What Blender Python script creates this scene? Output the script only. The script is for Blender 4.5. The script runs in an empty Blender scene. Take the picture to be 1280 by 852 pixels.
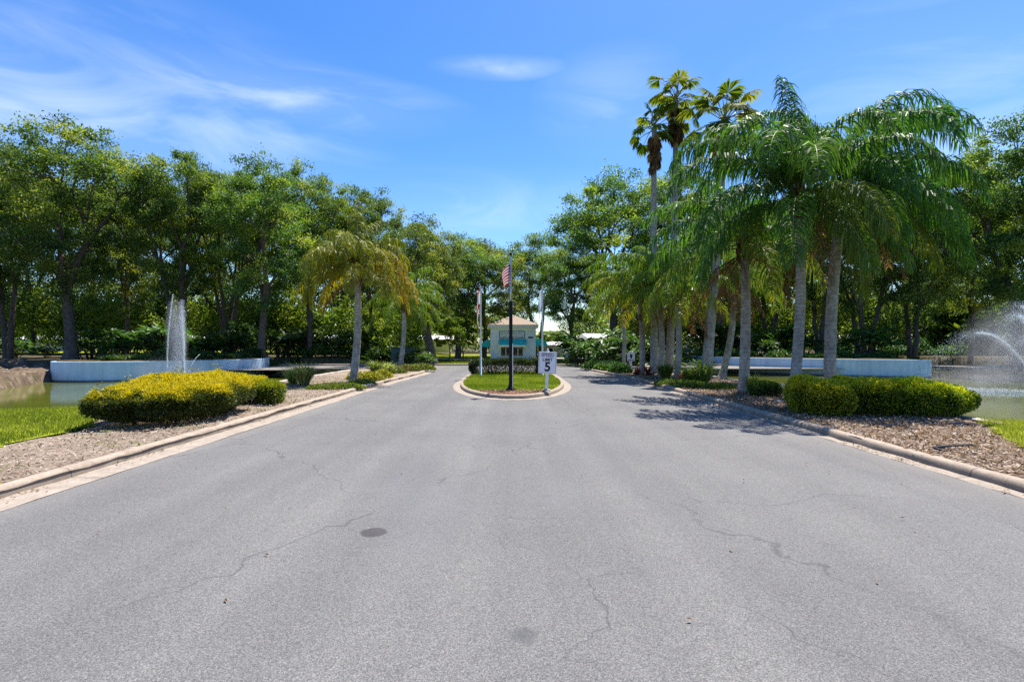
import bpy, bmesh, math, random
import numpy as np
from mathutils import Vector, Matrix

R = math.radians
SC = bpy.context.scene
COL = SC.collection
rng = np.random.default_rng(7)
random.seed(7)

# ------------------------------------------------------------------ picture -> place
CAMH, FPX, HOR, CXP = 1.6, 640.0, 430.0, 640.0
def G(px, py, z=0.0):
    Y = (CAMH - z) * FPX / (py - HOR)
    return ((px - CXP) * Y / FPX, Y)
def XA(px, Y): return (px - CXP) * Y / FPX
def ZA(py, Y): return CAMH - (py - HOR) * Y / FPX

# ------------------------------------------------------------------ object helpers
def tag(o, label=None, cat=None, group=None, kind=None):
    if label: o['label'] = label
    if cat: o['category'] = cat
    if group: o['group'] = group
    if kind: o['kind'] = kind
    return o
def empty(name, loc=(0, 0, 0), label=None, cat=None, group=None):
    o = bpy.data.objects.new(name, None); COL.objects.link(o)
    o.location = loc; o.empty_display_size = .2
    return tag(o, label, cat, group)
def copy_thing(root, loc, rz=0, scale=(1, 1, 1), label=None):
    r = root.copy(); COL.objects.link(r); r.location = loc; r.rotation_euler = (0, 0, rz); r.scale = scale
    if label: r['label'] = label
    for ch in list(root.children):
        c = ch.copy(); COL.objects.link(c); c.parent = r
        for g in list(ch.children):
            d = g.copy(); COL.objects.link(d); d.parent = c
    return r

class MB:
    """collects geometry of ONE mesh object"""
    def __init__(s): s.v = []; s.f = []; s.t = []; s.n = 0
    def add(s, v, faces, tint=.5, mat=0):
        v = np.asarray(v, float).reshape(-1, 3)
        s.v.append(v)
        s.t.append(np.broadcast_to(np.asarray(tint, float), (len(v),)))
        if not isinstance(faces, list) or (len(faces) and not isinstance(faces[0], np.ndarray)):
            fs = {}
            for f in faces: fs.setdefault(len(f), []).append(f)
            faces = [np.array(a) for a in fs.values()]
        for f in faces: s.f.append((f + s.n, mat))
        s.n += len(v)
    def build(s, name, mats, parent=None, smooth=False):
        me = bpy.data.meshes.new(name)
        V = np.concatenate(s.v); me.vertices.add(len(V)); me.vertices.foreach_set('co', V.ravel())
        li = np.concatenate([f.ravel() for f, m in s.f])
        lt = np.concatenate([np.full(len(f), f.shape[1]) for f, m in s.f])
        mi = np.concatenate([np.full(len(f), m) for f, m in s.f])
        ls = np.concatenate([[0], np.cumsum(lt)[:-1]])
        me.loops.add(len(li)); me.loops.foreach_set('vertex_index', li.astype(np.int32))
        me.polygons.add(len(lt)); me.polygons.foreach_set('loop_start', ls.astype(np.int32))
        me.polygons.foreach_set('loop_total', lt.astype(np.int32))
        me.polygons.foreach_set('material_index', mi.astype(np.int32))
        me.polygons.foreach_set('use_smooth', np.full(len(lt), bool(smooth)))
        a = me.attributes.new('tint', 'FLOAT', 'POINT'); a.data.foreach_set('value', np.concatenate(s.t).astype(np.float32))
        me.update(calc_edges=True); me.validate()
        for m in (mats if isinstance(mats, (list, tuple)) else [mats]): me.materials.append(m)
        o = bpy.data.objects.new(name, me); COL.objects.link(o)
        if parent: o.parent = parent
        return o

def box(mb, x0, x1, y0, y1, z0, z1, mat=0, tint=.5):
    v = [(x0,y0,z0),(x1,y0,z0),(x1,y1,z0),(x0,y1,z0),(x0,y0,z1),(x1,y0,z1),(x1,y1,z1),(x0,y1,z1)]
    mb.add(v, [(0,3,2,1),(4,5,6,7),(0,1,5,4),(1,2,6,5),(2,3,7,6),(3,0,4,7)], tint, mat)
def rbox(mb, x0, x1, y0, y1, z0, z1, b=.01, mat=0):
    bm = bmesh.new(); bmesh.ops.create_cube(bm, size=1)
    for v in bm.verts:
        v.co = Vector(((x0+x1)/2 + v.co.x*(x1-x0), (y0+y1)/2 + v.co.y*(y1-y0), (z0+z1)/2 + v.co.z*(z1-z0)))
    bmesh.ops.bevel(bm, geom=list(bm.edges), offset=b, segments=2, affect='EDGES', profile=.5)
    bm.verts.index_update()
    mb.add([tuple(v.co) for v in bm.verts], [tuple(v.index for v in f.verts) for f in bm.faces], .5, mat); bm.free()
def tube(mb, P, Rd, k=6, tint=.5, mat=0, cap=True):
    P = np.asarray(P, float); n = len(P); Rd = np.broadcast_to(np.asarray(Rd, float), (n,))
    T = np.gradient(P, axis=0); T /= np.linalg.norm(T, axis=1)[:, None] + 1e-9
    ref = np.array([0., 0, 1]) if abs(T[:, 2]).mean() < .8 else np.array([1., 0, 0])
    A = np.cross(T, ref); A /= np.linalg.norm(A, axis=1)[:, None] + 1e-9
    B = np.cross(T, A)
    an = np.linspace(0, 2*math.pi, k, endpoint=False)
    V = P[:, None] + Rd[:, None, None] * (np.cos(an)[None, :, None]*A[:, None] + np.sin(an)[None, :, None]*B[:, None])
    i = np.arange(n-1)[:, None]*k; j = np.arange(k)[None]; j2 = (j+1) % k
    F = np.stack([i+j, i+j2, i+k+j2, i+k+j], -1).reshape(-1, 4)
    fs = [F]
    if cap: fs += [np.arange(k)[None, ::-1].copy(), (np.arange(k)+(n-1)*k)[None]]
    tt = np.repeat(np.broadcast_to(np.asarray(tint, float), (n,)), k)
    mb.add(V.reshape(-1, 3), fs, tt, mat)
def lathe(mb, prof, c=(0, 0, 0), k=16, mat=0):
    P = np.array([(c[0], c[1], c[2]+z) for r, z in prof]); n = len(prof)
    an = np.linspace(0, 2*math.pi, k, endpoint=False)
    V = np.array([[(c[0]+r*math.cos(a), c[1]+r*math.sin(a), c[2]+z) for a in an] for r, z in prof]).reshape(-1, 3)
    i = np.arange(n-1)[:, None]*k; j = np.arange(k)[None]; j2 = (j+1) % k
    F = np.stack([i+j, i+j2, i+k+j2, i+k+j], -1).reshape(-1, 4)
    mb.add(V, [F, np.arange(k)[None, ::-1].copy(), (np.arange(k)+(n-1)*k)[None]], .5, mat)
def smooth_poly(pts, step=.3, closed=False):
    """Catmull-Rom through points, resampled"""
    P = [np.array(p, float) for p in pts]; n = len(P); out = []
    rngi = range(n) if closed else range(n-1)
    for i in rngi:
        p1, p2 = P[i], P[(i+1) % n]
        p0 = P[i-1] if (closed or i > 0) else 2*p1-p2
        p3 = P[(i+2) % n] if (closed or i+2 < n) else 2*p2-p1
        m = max(2, int(np.linalg.norm(p2-p1)/step))
        for t in np.arange(m)/m:
            out.append(.5*((2*p1)+(-p0+p2)*t+(2*p0-5*p1+4*p2-p3)*t*t+(-p0+3*p1-3*p2+p3)*t**3))
    if not closed: out.append(P[-1])
    return np.array(out)
def sweep(mb, L, prof, closed=False, jit=0.0, mat=0, r=None):
    """L: (n,2) line; prof: (offset to the left of travel, z)"""
    n = len(L)
    if closed: T = np.roll(L, -1, 0)-np.roll(L, 1, 0)
    else: T = np.gradient(L, axis=0)
    T /= np.linalg.norm(T, axis=1)[:, None]
    N = np.stack([-T[:, 1], T[:, 0]], 1); k = len(prof)
    V = np.zeros((n, k, 3))
    for a, (o, z) in enumerate(prof):
        jo = (r or rng).normal(0, jit, n) if jit else 0; jz = (r or rng).normal(0, jit*.7, n) if jit else 0
        V[:, a, :2] = L + N*(o+np.asarray(jo)*np.ones(n))[:, None]; V[:, a, 2] = z + jz
    m = n if closed else n-1
    i = np.arange(m)[:, None]; i2 = (i+1) % n; j = np.arange(k-1)[None]
    F = np.stack([i*k+j, i*k+j+1, i2*k+j+1, i2*k+j], -1).reshape(-1, 4)
    mb.add(V.reshape(-1, 3), [F[:, ::-1].copy()], .5, mat)
def inside(P, poly):
    x, y = P[..., 0], P[..., 1]; c = np.zeros(x.shape, bool); n = len(poly)
    for i in range(n):
        x1, y1 = poly[i]; x2, y2 = poly[(i+1) % n]
        k = ((y1 > y) != (y2 > y)); c ^= k & (x < (x2-x1)*(y-y1)/((y2-y1) if y2 != y1 else 1e-9)+x1)
    return c
def polydist(P, poly):
    d = np.full(P.shape[:-1], 1e9); n = len(poly)
    for i in range(n):
        a = np.array(poly[i]); b = np.array(poly[(i+1) % n]); ab = b-a
        t = np.clip(((P-a)@ab)/(ab@ab+1e-9), 0, 1)
        d = np.minimum(d, np.linalg.norm(P-(a+t[..., None]*ab), axis=-1))
    return d
def sdist(P, poly): return np.where(inside(P, poly), -1, 1)*polydist(P, poly)
def vnoise(x, y, s=1.0, seed=0):
    """cheap smooth value noise"""
    x = np.asarray(x)*s; y = np.asarray(y)*s
    xi = np.floor(x).astype(int); yi = np.floor(y).astype(int); fx = x-xi; fy = y-yi
    fx = fx*fx*(3-2*fx); fy = fy*fy*(3-2*fy)
    def h(a, b):
        v = np.sin(a*127.1+b*311.7+seed*74.7)*43758.5453; return v-np.floor(v)
    return (h(xi, yi)*(1-fx)+h(xi+1, yi)*fx)*(1-fy)+(h(xi, yi+1)*(1-fx)+h(xi+1, yi+1)*fx)*fy
def sstep(a, b, x): t = np.clip((x-a)/(b-a), 0, 1); return t*t*(3-2*t)
def unit(v): return v/(np.linalg.norm(v, axis=-1, keepdims=True)+1e-9)

# ------------------------------------------------------------------ materials
def newmat(name):
    m = bpy.data.materials.new(name); m.use_nodes = True; nt = m.node_tree
    return m, nt, nt.nodes['Principled BSDF']
def nd(nt, t, **k):
    n = nt.nodes.new(t)
    for a, b in k.items(): setattr(n, a, b)
    return n
def noise(nt, scale, detail=4, rough=.55, vec=None, dist=0):
    n = nd(nt, 'ShaderNodeTexNoise'); n.inputs['Scale'].default_value = scale; n.inputs['Detail'].default_value = detail
    n.inputs['Roughness'].default_value = rough; n.inputs['Distortion'].default_value = dist
    if vec is not None: nt.links.new(vec, n.inputs['Vector'])
    return n.outputs['Fac']
def ramp(nt, fac, stops):
    r = nd(nt, 'ShaderNodeValToRGB'); e = r.color_ramp.elements
    while len(e) < len(stops): e.new(.5)
    for x, (p, c) in zip(e, stops):
        x.position = p; x.color = (c, c, c, 1) if isinstance(c, (int, float)) else (*c, 1)
    nt.links.new(fac, r.inputs[0]); return r.outputs[0]
def mixc(nt, fac, a, b, mode='MIX'):
    m = nd(nt, 'ShaderNodeMix', data_type='RGBA', blend_type=mode)
    for s, v in ((m.inputs[0], fac), (m.inputs[6], a), (m.inputs[7], b)):
        if hasattr(v, 'is_linked'): nt.links.new(v, s)
        elif isinstance(v, (int, float)): s.default_value = v
        else: s.default_value = (*v, 1)
    return m.outputs[2]
def mth(nt, op, a, b=None, c=None):
    m = nd(nt, 'ShaderNodeMath', operation=op)
    for i, v in enumerate((a, b, c)):
        if v is None: continue
        if hasattr(v, 'is_linked'): nt.links.new(v, m.inputs[i])
        else: m.inputs[i].default_value = v
    return m.outputs[0]
def pos(nt): return nd(nt, 'ShaderNodeNewGeometry').outputs['Position']
def objc(nt): return nd(nt, 'ShaderNodeTexCoord').outputs['Object']
def bump(nt, bs, h, s=.3, d=.02):
    b = nd(nt, 'ShaderNodeBump'); b.inputs['Strength'].default_value = s; b.inputs['Distance'].default_value = d
    nt.links.new(h, b.inputs['Height']); nt.links.new(b.outputs[0], bs.inputs['Normal'])
def mat(name, c1, c2=None, scale=6, rough=.75, spec=.3, bs=0, bscale=30, metal=0, c3=None):
    m, nt, p = newmat(name)
    c2 = c2 or tuple(x*.75 for x in c1)
    v = objc(nt); f = noise(nt, scale, 6, .6, v)
    st = [(.3, c1), (.7, c2)] if not c3 else [(.28, c1), (.5, c2), (.72, c3)]
    nt.links.new(ramp(nt, f, st), p.inputs['Base Color'])
    p.inputs['Roughness'].default_value = rough; p.inputs['Specular IOR Level'].default_value = spec; p.inputs['Metallic'].default_value = metal
    if bs: bump(nt, p, noise(nt, bscale, 5, .6, v), bs)
    return m
def leafmat(name, stops, trans=.42, tcol=(1.5, 1.45, .6), rough=.45, spec=.35, var=.3):
    """stops: base colours along the plant's own tint (old growth -> new growth)"""
    m, nt, p = newmat(name)
    a = nd(nt, 'ShaderNodeAttribute', attribute_name='tint').outputs['Fac']
    c = ramp(nt, a, stops)
    oi = nd(nt, 'ShaderNodeObjectInfo').outputs['Random']
    k = mth(nt, 'MULTIPLY_ADD', oi, var, 1-var/2)
    hs = nd(nt, 'ShaderNodeHueSaturation'); nt.links.new(c, hs.inputs['Color']); nt.links.new(k, hs.inputs['Value'])
    nt.links.new(mth(nt, 'MULTIPLY_ADD', oi, .03, .485), hs.inputs['Hue'])
    c = hs.outputs[0]
    nt.links.new(c, p.inputs['Base Color']); p.inputs['Roughness'].default_value = rough; p.inputs['Specular IOR Level'].default_value = spec
    t = nd(nt, 'ShaderNodeBsdfTranslucent'); nt.links.new(mixc(nt, 1, c, tcol, 'MULTIPLY'), t.inputs['Color'])
    x = nd(nt, 'ShaderNodeMixShader'); x.inputs[0].default_value = trans
    nt.links.new(p.outputs[0], x.inputs[1]); nt.links.new(t.outputs[0], x.inputs[2])
    nt.links.new(x.outputs[0], nt.nodes['Material Output'].inputs[0])
    return m

M = {}
M['oak_leaf'] = leafmat('oak_leaf', [(0, (.028,.07,.022)), (.4, (.092,.17,.036)), (.75, (.20,.27,.044)), (1, (.32,.35,.055))], trans=.45, tcol=(1.6,1.5,.55))
M['low_leaf'] = leafmat('low_leaf', [(0, (.045,.095,.014)), (.5, (.125,.19,.022)), (1, (.28,.31,.035))], trans=.5)
M['queen_leaf'] = leafmat('queen_leaf', [(0, (.035,.11,.022)), (.5, (.07,.17,.026)), (.8, (.13,.17,.02)), (1, (.34,.22,.02))], rough=.5, spec=.3, trans=.48, var=.15)
M['yellow_queen_leaf'] = leafmat('yellow_queen_leaf', [(0, (.07,.12,.014)), (.5, (.18,.22,.02)), (.8, (.30,.28,.02)), (1, (.42,.30,.02))], rough=.45, trans=.45, var=.15)
M['green_queen_leaf'] = leafmat('green_queen_leaf', [(0, (.06,.14,.014)), (.5, (.14,.23,.018)), (.8, (.24,.27,.02)), (1, (.36,.26,.02))], rough=.45, trans=.48, var=.15)
M['fan_leaf'] = leafmat('fan_leaf', [(0, (.05,.10,.014)), (.5, (.10,.16,.018)), (1, (.24,.25,.025))], rough=.65, spec=.12, trans=.5, var=.1)
M['dead_leaf'] = leafmat('dead_leaf', [(0, (.10,.055,.022)), (.5, (.2,.12,.05)), (1, (.34,.23,.11))], trans=.25, tcol=(1.1,.9,.6), spec=.1, rough=.8, var=.2)
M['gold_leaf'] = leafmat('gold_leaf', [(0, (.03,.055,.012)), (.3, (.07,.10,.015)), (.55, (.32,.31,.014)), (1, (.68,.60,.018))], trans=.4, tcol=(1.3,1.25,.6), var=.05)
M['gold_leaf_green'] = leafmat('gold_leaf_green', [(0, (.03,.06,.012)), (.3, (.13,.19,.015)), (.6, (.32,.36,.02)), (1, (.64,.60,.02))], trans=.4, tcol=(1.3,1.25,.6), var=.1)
M['dark_hedge_leaf'] = leafmat('dark_hedge_leaf', [(0, (.015,.028,.012)), (.6, (.03,.05,.016)), (1, (.07,.09,.025))], trans=.3)
M['shrub_leaf'] = leafmat('shrub_leaf', [(0, (.02,.06,.018)), (.5, (.05,.12,.025)), (1, (.18,.25,.04))], rough=.4, spec=.4, trans=.4, var=.4)
M['cover_leaf'] = leafmat('cover_leaf', [(0, (.04,.08,.014)), (.5, (.10,.16,.02)), (1, (.3,.3,.03))], trans=.35)
M['red_leaf'] = leafmat('red_leaf', [(0, (.05,.04,.02)), (.5, (.16,.05,.03)), (1, (.3,.09,.05))], trans=.3, tcol=(1.3,.8,.6))
M['tuft_leaf'] = leafmat('tuft_leaf', [(0, (.07,.15,.02)), (.5, (.19,.27,.05)), (1, (.48,.45,.2))], trans=.4)
M['lawn_blade'] = leafmat('lawn_blade', [(0, (.09,.13,.014)), (.5, (.20,.24,.022)), (1, (.40,.38,.08))], trans=.45, tcol=(1.2,1.3,.5), var=0)
M['oak_bark'] = mat('oak_bark', (.16,.13,.105), (.06,.048,.04), 5, .95, .1, .8, 14)
M['palm_bark'] = mat('palm_bark', (.40,.38,.35), (.2,.185,.165), 7, .9, .15, .4, 40, c3=(.28,.265,.24))
def palmbark():
    m, nt, p = newmat('palm_bark'); v = objc(nt); sp = nd(nt, 'ShaderNodeSeparateXYZ'); nt.links.new(v, sp.inputs[0])
    f = noise(nt, 6, 6, .65, v); c = ramp(nt, f, [(.3, (.17,.155,.135)), (.5, (.31,.295,.27)), (.7, (.44,.425,.39))])
    zz = mth(nt, 'ADD', mth(nt, 'MULTIPLY', sp.outputs[2], 9), mth(nt, 'MULTIPLY', noise(nt, 3, 3, .5, v), 1.2)); ring = ramp(nt, mth(nt, 'FRACT', zz), [(0, .62), (.12, 1.0), (.85, 1.05), (1, .7)])
    c = mixc(nt, .8, c, ring, 'MULTIPLY')
    mp = nd(nt, 'ShaderNodeMapping'); nt.links.new(v, mp.inputs[0]); mp.inputs['Scale'].default_value = (1, 1, .35)
    c = mixc(nt, ramp(nt, noise(nt, 4, 5, .6, mp.outputs[0]), [(.52, 0.0), (.68, .6)]), c, (.09,.075,.06))
    nt.links.new(c, p.inputs['Base Color']); p.inputs['Roughness'].default_value = .9; p.inputs['Specular IOR Level'].default_value = .15
    bump(nt, p, mth(nt, 'ADD', ring, noise(nt, 40, 4, .6, v)), .5, .02); return m
M['palm_bark'] = palmbark()
M['shaggy_bark'] = mat('shaggy_bark', (.25,.2,.16), (.12,.09,.06), 9, .95, .1, .7, 40)
M['boot'] = mat('boot', (.19,.12,.07), (.07,.045,.03), 12, .9, .1, .5, 30)
M['rachis'] = mat('rachis', (.28,.30,.10), (.2,.22,.07), 4, .5, .4)
M['stem'] = mat('stem', (.12,.09,.06), (.07,.05,.035), 8, .9, .1)
M['concrete'] = mat('concrete', (.52,.45,.38), (.38,.32,.26), 3, .9, .2, .3, 60)
M['white_paint'] = mat('white_paint', (.8,.8,.78), (.72,.72,.7), 4, .5, .4)
M['black_metal'] = mat('black_metal', (.008,.008,.012), (.011,.011,.015), 4, .55, .2)
M['grey_metal'] = mat('grey_metal', (.55,.56,.57), (.48,.48,.49), 4, .35, .5, metal=.6)
M['pole_white'] = mat('pole_white', (.68,.69,.69), (.6,.6,.6), 3, .4, .5)
M['ink'] = mat('ink', (.012,.014,.03), (.02,.02,.035), 3, .5, .3)
M['faded_ink'] = mat('faded_ink', (.2,.19,.23), (.32,.31,.34), 30, .6, .3)
M['sign_white'] = mat('sign_white', (.82,.81,.83), (.76,.75,.78), 8, .45, .4)
M['stucco'] = mat('stucco', (.76,.80,.87), (.71,.76,.84), 3, .9, .2)
M['teal'] = mat('teal', (.03,.56,.56), (.02,.47,.48), 3, .6, .3)
M['glass_dark'] = mat('glass_dark', (.02,.03,.035), (.015,.02,.03), 2, .06, .6)
M['frame_white'] = mat('frame_white', (.75,.75,.76), (.7,.7,.72), 3, .5, .4)
M['shingle'] = mat('shingle', (.37,.29,.23), (.28,.215,.17), 12, .9, .1, .3, 25)
M['fascia'] = mat('fascia', (.78,.76,.76), (.7,.68,.68), 3, .6, .3)
M['pond_wall'] = None
M['box_green'] = mat('box_green', (.03,.075,.07), (.02,.06,.06), 3, .5, .4)
M['pvc'] = mat('pvc', (.7,.7,.7), (.6,.6,.6), 5, .5, .4)
M['flag_white'] = leafmat('flag_white', [(0, (.8,.79,.78)), (1, (.8,.79,.78))], trans=.3, tcol=(1,1,1), rough=.8, spec=.1, var=0)
M['flag_red'] = leafmat('flag_red', [(0, (.55,.02,.04)), (1, (.55,.02,.04))], trans=.3, tcol=(1,.8,.8), rough=.8, spec=.1, var=0)
M['flag_blue'] = leafmat('flag_blue', [(0, (.02,.03,.16)), (1, (.02,.03,.16))], trans=.25, tcol=(1,1,1), rough=.8, spec=.1, var=0)
M['flag_grey'] = leafmat('flag_grey', [(0, (.62,.67,.76)), (1, (.62,.67,.76))], trans=.3, tcol=(1,1,1), rough=.8, spec=.1, var=0)
M['home_wall'] = mat('home_wall', (.66,.63,.58), (.6,.57,.52), 3, .8, .2)
M['home_blue'] = mat('home_blue', (.36,.56,.66), (.32,.5,.6), 3, .8, .2)
M['home_roof'] = mat('home_roof', (.72,.71,.69), (.64,.63,.6), 2, .7, .2)
M['debris'] = mat('debris', (.05,.05,.055), (.03,.03,.035), 8, .7, .3)

# ---- asphalt
def asphalt():
    m, nt, p = newmat('asphalt'); v = pos(nt)
    sp = nd(nt, 'ShaderNodeSeparateXYZ'); nt.links.new(v, sp.inputs[0]); X, Y = sp.outputs[0], sp.outputs[1]
    vs_ = nd(nt, 'ShaderNodeTexVoronoi'); vs_.inputs['Scale'].default_value = 185; nt.links.new(v, vs_.inputs['Vector'])
    hv = nd(nt, 'ShaderNodeSeparateColor'); nt.links.new(vs_.outputs['Color'], hv.inputs[0]); fine = mth(nt, 'ADD', mth(nt, 'MULTIPLY', hv.outputs[0], .55), mth(nt, 'MULTIPLY', noise(nt, 210, 2, .8, v), .45)); fine2 = noise(nt, 52, 4, .75, v)
    big = noise(nt, .5, 5, .55, v)
    st = nd(nt, 'ShaderNodeMapping'); nt.links.new(v, st.inputs[0]); st.inputs['Scale'].default_value = (1.3, .05, 1)
    lane = noise(nt, 1.0, 3, .5, st.outputs[0])
    c = ramp(nt, fine, [(.15, (.055,.053,.0505)), (.5, (.132,.1265,.120)), (.72, (.185,.178,.168)), (.9, (.34,.33,.31))])
    c = mixc(nt, .22, c, ramp(nt, fine2, [(.3, (.6,.6,.61)), (.7, (1.3,1.3,1.29))]), 'MULTIPLY')
    c = mixc(nt, .9, c, ramp(nt, big, [(.25, (.84,.84,.86)), (.75, (1.13,1.13,1.11))]), 'MULTIPLY')
    c = mixc(nt, .9, c, ramp(nt, lane, [(.3, (.84,.84,.855)), (.7, (1.12,1.12,1.11))]), 'MULTIPLY')
    # tyre scuffs towards the drive on either side of the island
    def scuff(x0, w, y0, y1):
        d = mth(nt, 'ABSOLUTE', mth(nt, 'SUBTRACT', X, x0))
        a = mth(nt, 'SUBTRACT', 1.0, mth(nt, 'SMOOTH_MIN', mth(nt, 'DIVIDE', d, w), 1.0, .2))
        q = mth(nt, 'MULTIPLY', a, mth(nt, 'GREATER_THAN', Y, y0))
        return q
    # cracks: bounded wandering cell edges
    nz = nd(nt, 'ShaderNodeTexNoise'); nz.inputs['Scale'].default_value = 1.6; nz.inputs['Detail'].default_value = 6; nt.links.new(v, nz.inputs['Vector'])
    va = nd(nt, 'ShaderNodeVectorMath', operation='MULTIPLY_ADD'); nt.links.new(nz.outputs['Color'], va.inputs[0]); va.inputs[1].default_value = (.9,.9,0); nt.links.new(v, va.inputs[2])
    mp = nd(nt, 'ShaderNodeMapping'); nt.links.new(va.outputs[0], mp.inputs[0]); mp.inputs['Scale'].default_value = (.36,.3,1); mp.inputs['Location'].default_value = (.35,.1,0)
    vo = nd(nt, 'ShaderNodeTexVoronoi', feature='DISTANCE_TO_EDGE', voronoi_dimensions='2D'); vo.inputs['Scale'].default_value = 1; nt.links.new(mp.outputs[0], vo.inputs['Vector'])
    crack = ramp(nt, vo.outputs['Distance'], [(.0, 1.0), (.0018, .8), (.0042, 0.0)])
    gate = ramp(nt, noise(nt, .42, 2, .5, v), [(.44, 0.0), (.54, 1.0)])
    ck = mth(nt, 'MULTIPLY', mth(nt, 'MULTIPLY', crack, gate), .7)
    mp2 = nd(nt, 'ShaderNodeMapping'); nt.links.new(va.outputs[0], mp2.inputs[0]); mp2.inputs['Scale'].default_value = (.17,.12,1); mp2.inputs['Location'].default_value = (.77,.4,0)
    vo2 = nd(nt, 'ShaderNodeTexVoronoi', feature='DISTANCE_TO_EDGE', voronoi_dimensions='2D'); vo2.inputs['Scale'].default_value = 1; nt.links.new(mp2.outputs[0], vo2.inputs['Vector'])
    ck = mth(nt, 'MAXIMUM', ck, mth(nt, 'MULTIPLY', mth(nt, 'MULTIPLY', ramp(nt, vo2.outputs['Distance'], [(.0, 1.0), (.0008, .8), (.0018, 0.0)]), ramp(nt, noise(nt, .6, 2, .5, v), [(.42, 0.0), (.54, 1.0)])), .65))
    # grit washed against both gutters
    gx = mth(nt, 'ADD', mth(nt, 'ABSOLUTE', X), mth(nt, 'MULTIPLY_ADD', noise(nt, 1.4, 5, .65, v), 1.0, -.5))
    c = mixc(nt, ramp(nt, mth(nt, 'DIVIDE', gx, 6.0), [(.74, 0.0), (.9, .35)]), c, (.24,.215,.18))
    c = mixc(nt, ck, c, (.05,.05,.055))
    # patches and stains with their own place
    def spot(cx, cy, rx, ry, soft, amt, col):
        nonlocal c
        dx = mth(nt, 'DIVIDE', mth(nt, 'SUBTRACT', X, cx), rx); dy = mth(nt, 'DIVIDE', mth(nt, 'SUBTRACT', Y, cy), ry)
        d = mth(nt, 'ADD', mth(nt, 'MULTIPLY', dx, dx), mth(nt, 'MULTIPLY', dy, dy))
        d = mth(nt, 'ADD', d, mth(nt, 'MULTIPLY_ADD', noise(nt, 9, 3, .6, v), .9, -.45))
        f = ramp(nt, d, [(max(0, 1-soft), amt), (1.0, 0.0)])
        c = mixc(nt, f, c, col)
    x, y = G(467, 665); spot(x, y, .125, .12, .35, .8, (.035,.031,.03))
    x, y = G(655, 793); spot(x, y, .09, .10, .9, .6, (.055,.055,.06))
    x, y = G(700, 728); spot(x, y, .08, .06, .9, .4, (.10,.10,.11))
    x, y = G(545, 640); spot(x, y, .5, 1.6, .95, .25, (.11,.11,.125))
    x, y = G(690, 620); spot(x, y, .35, .5, .95, .25, (.14,.14,.145))
    for (qx, qy, ra, rb_, am) in ((-1.55,7.2,.28,3.2,.22),(-.45,9.5,.22,5,.2),(1.35,8.5,.25,4.5,.2),(2.6,6.0,.3,3,.15),(-3.1,6.5,.3,3.5,.15),(.9,3.6,.12,.1,.3),(-1.2,3.9,.09,.08,.3),(.35,5.4,.08,.07,.35)): spot(qx, qy, ra, rb_, .95, am, (.085,.083,.085))
    x, y = G(520, 590); spot(x, y, .35, 2.4, .95, .22, (.11,.11,.125))
    nt.links.new(c, p.inputs['Base Color']); p.inputs['Roughness'].default_value = .85; p.inputs['Specular IOR Level'].default_value = .3
    h = mth(nt, 'SUBTRACT', fine, mth(nt, 'MULTIPLY', ck, 2.5))
    bump(nt, p, h, .12, .006)
    return m
M['asphalt'] = asphalt()
def kerbmat(name, top, low, stain):
    m, nt, p = newmat(name); v = pos(nt)
    sp = nd(nt, 'ShaderNodeSeparateXYZ'); nt.links.new(v, sp.inputs[0])
    f = noise(nt, 5, 6, .65, v); c = ramp(nt, f, [(.3, top), (.7, low)])
    fl = noise(nt, 45, 3, .6, v); c = mixc(nt, .5, c, ramp(nt, fl, [(.3, .65), (.7, 1.25)]), 'MULTIPLY')
    # grime streak of the kerb's own face, below the rounded arris
    mp = nd(nt, 'ShaderNodeMapping'); nt.links.new(v, mp.inputs[0]); mp.inputs['Scale'].default_value = (4, 4, 1.5)
    zf = ramp(nt, mth(nt, 'ADD', sp.outputs[2], mth(nt, 'MULTIPLY_ADD', noise(nt, 2.5, 5, .7, mp.outputs[0]), .12, -.06)), [(.0, .5), (.03, 1), (.07, .8), (.12, 0)])
    c = mixc(nt, mth(nt, 'MULTIPLY', zf, stain), c, (.13,.105,.085))
    jt = mth(nt, 'FRACT', mth(nt, 'DIVIDE', sp.outputs[1], 3.05)); jt = mth(nt, 'LESS_THAN', jt, .006)
    c = mixc(nt, mth(nt, 'MULTIPLY', jt, .75), c, (.09,.075,.06))
    nt.links.new(c, p.inputs['Base Color']); p.inputs['Roughness'].default_value = .9; p.inputs['Specular IOR Level'].default_value = .2
    bump(nt, p, noise(nt, 60, 4, .6, v), .4, .01)
    return m
M['kerb'] = kerbmat('kerb', (.41,.335,.26), (.27,.21,.16), .5)
M['gutter'] = kerbmat('gutter', (.37,.31,.25), (.25,.205,.16), 0)
def mulchmat(name, cs, sc=14):
    m, nt, p = newmat(name); v = pos(nt)
    f = noise(nt, sc, 6, .75, v, .6); c = ramp(nt, f, list(zip((.25,.42,.55,.75), cs)))
    b = noise(nt, .9, 4, .6, v); c = mixc(nt, .8, c, ramp(nt, b, [(.3, .72), (.7, 1.22)]), 'MULTIPLY')
    nt.links.new(c, p.inputs['Base Color']); p.inputs['Roughness'].default_value = .95; p.inputs['Specular IOR Level'].default_value = .1
    bump(nt, p, noise(nt, sc*3, 5, .7, v), .9, .04)
    return m
M['sandy_mulch'] = mulchmat('sandy_mulch', [(.10,.072,.05), (.235,.175,.13), (.33,.26,.195), (.44,.355,.275)], 16)
M['wood_mulch'] = mulchmat('wood_mulch', [(.08,.052,.036), (.19,.13,.09), (.28,.20,.14), (.37,.28,.205)], 18)
M['red_mulch'] = mulchmat('red_mulch', [(.14,.05,.03), (.32,.12,.07), (.42,.19,.11), (.5,.28,.18)], 20)
M['ground'] = mulchmat('ground', [(.035,.028,.018), (.07,.055,.03), (.10,.085,.045), (.16,.12,.075)], 3)
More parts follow.
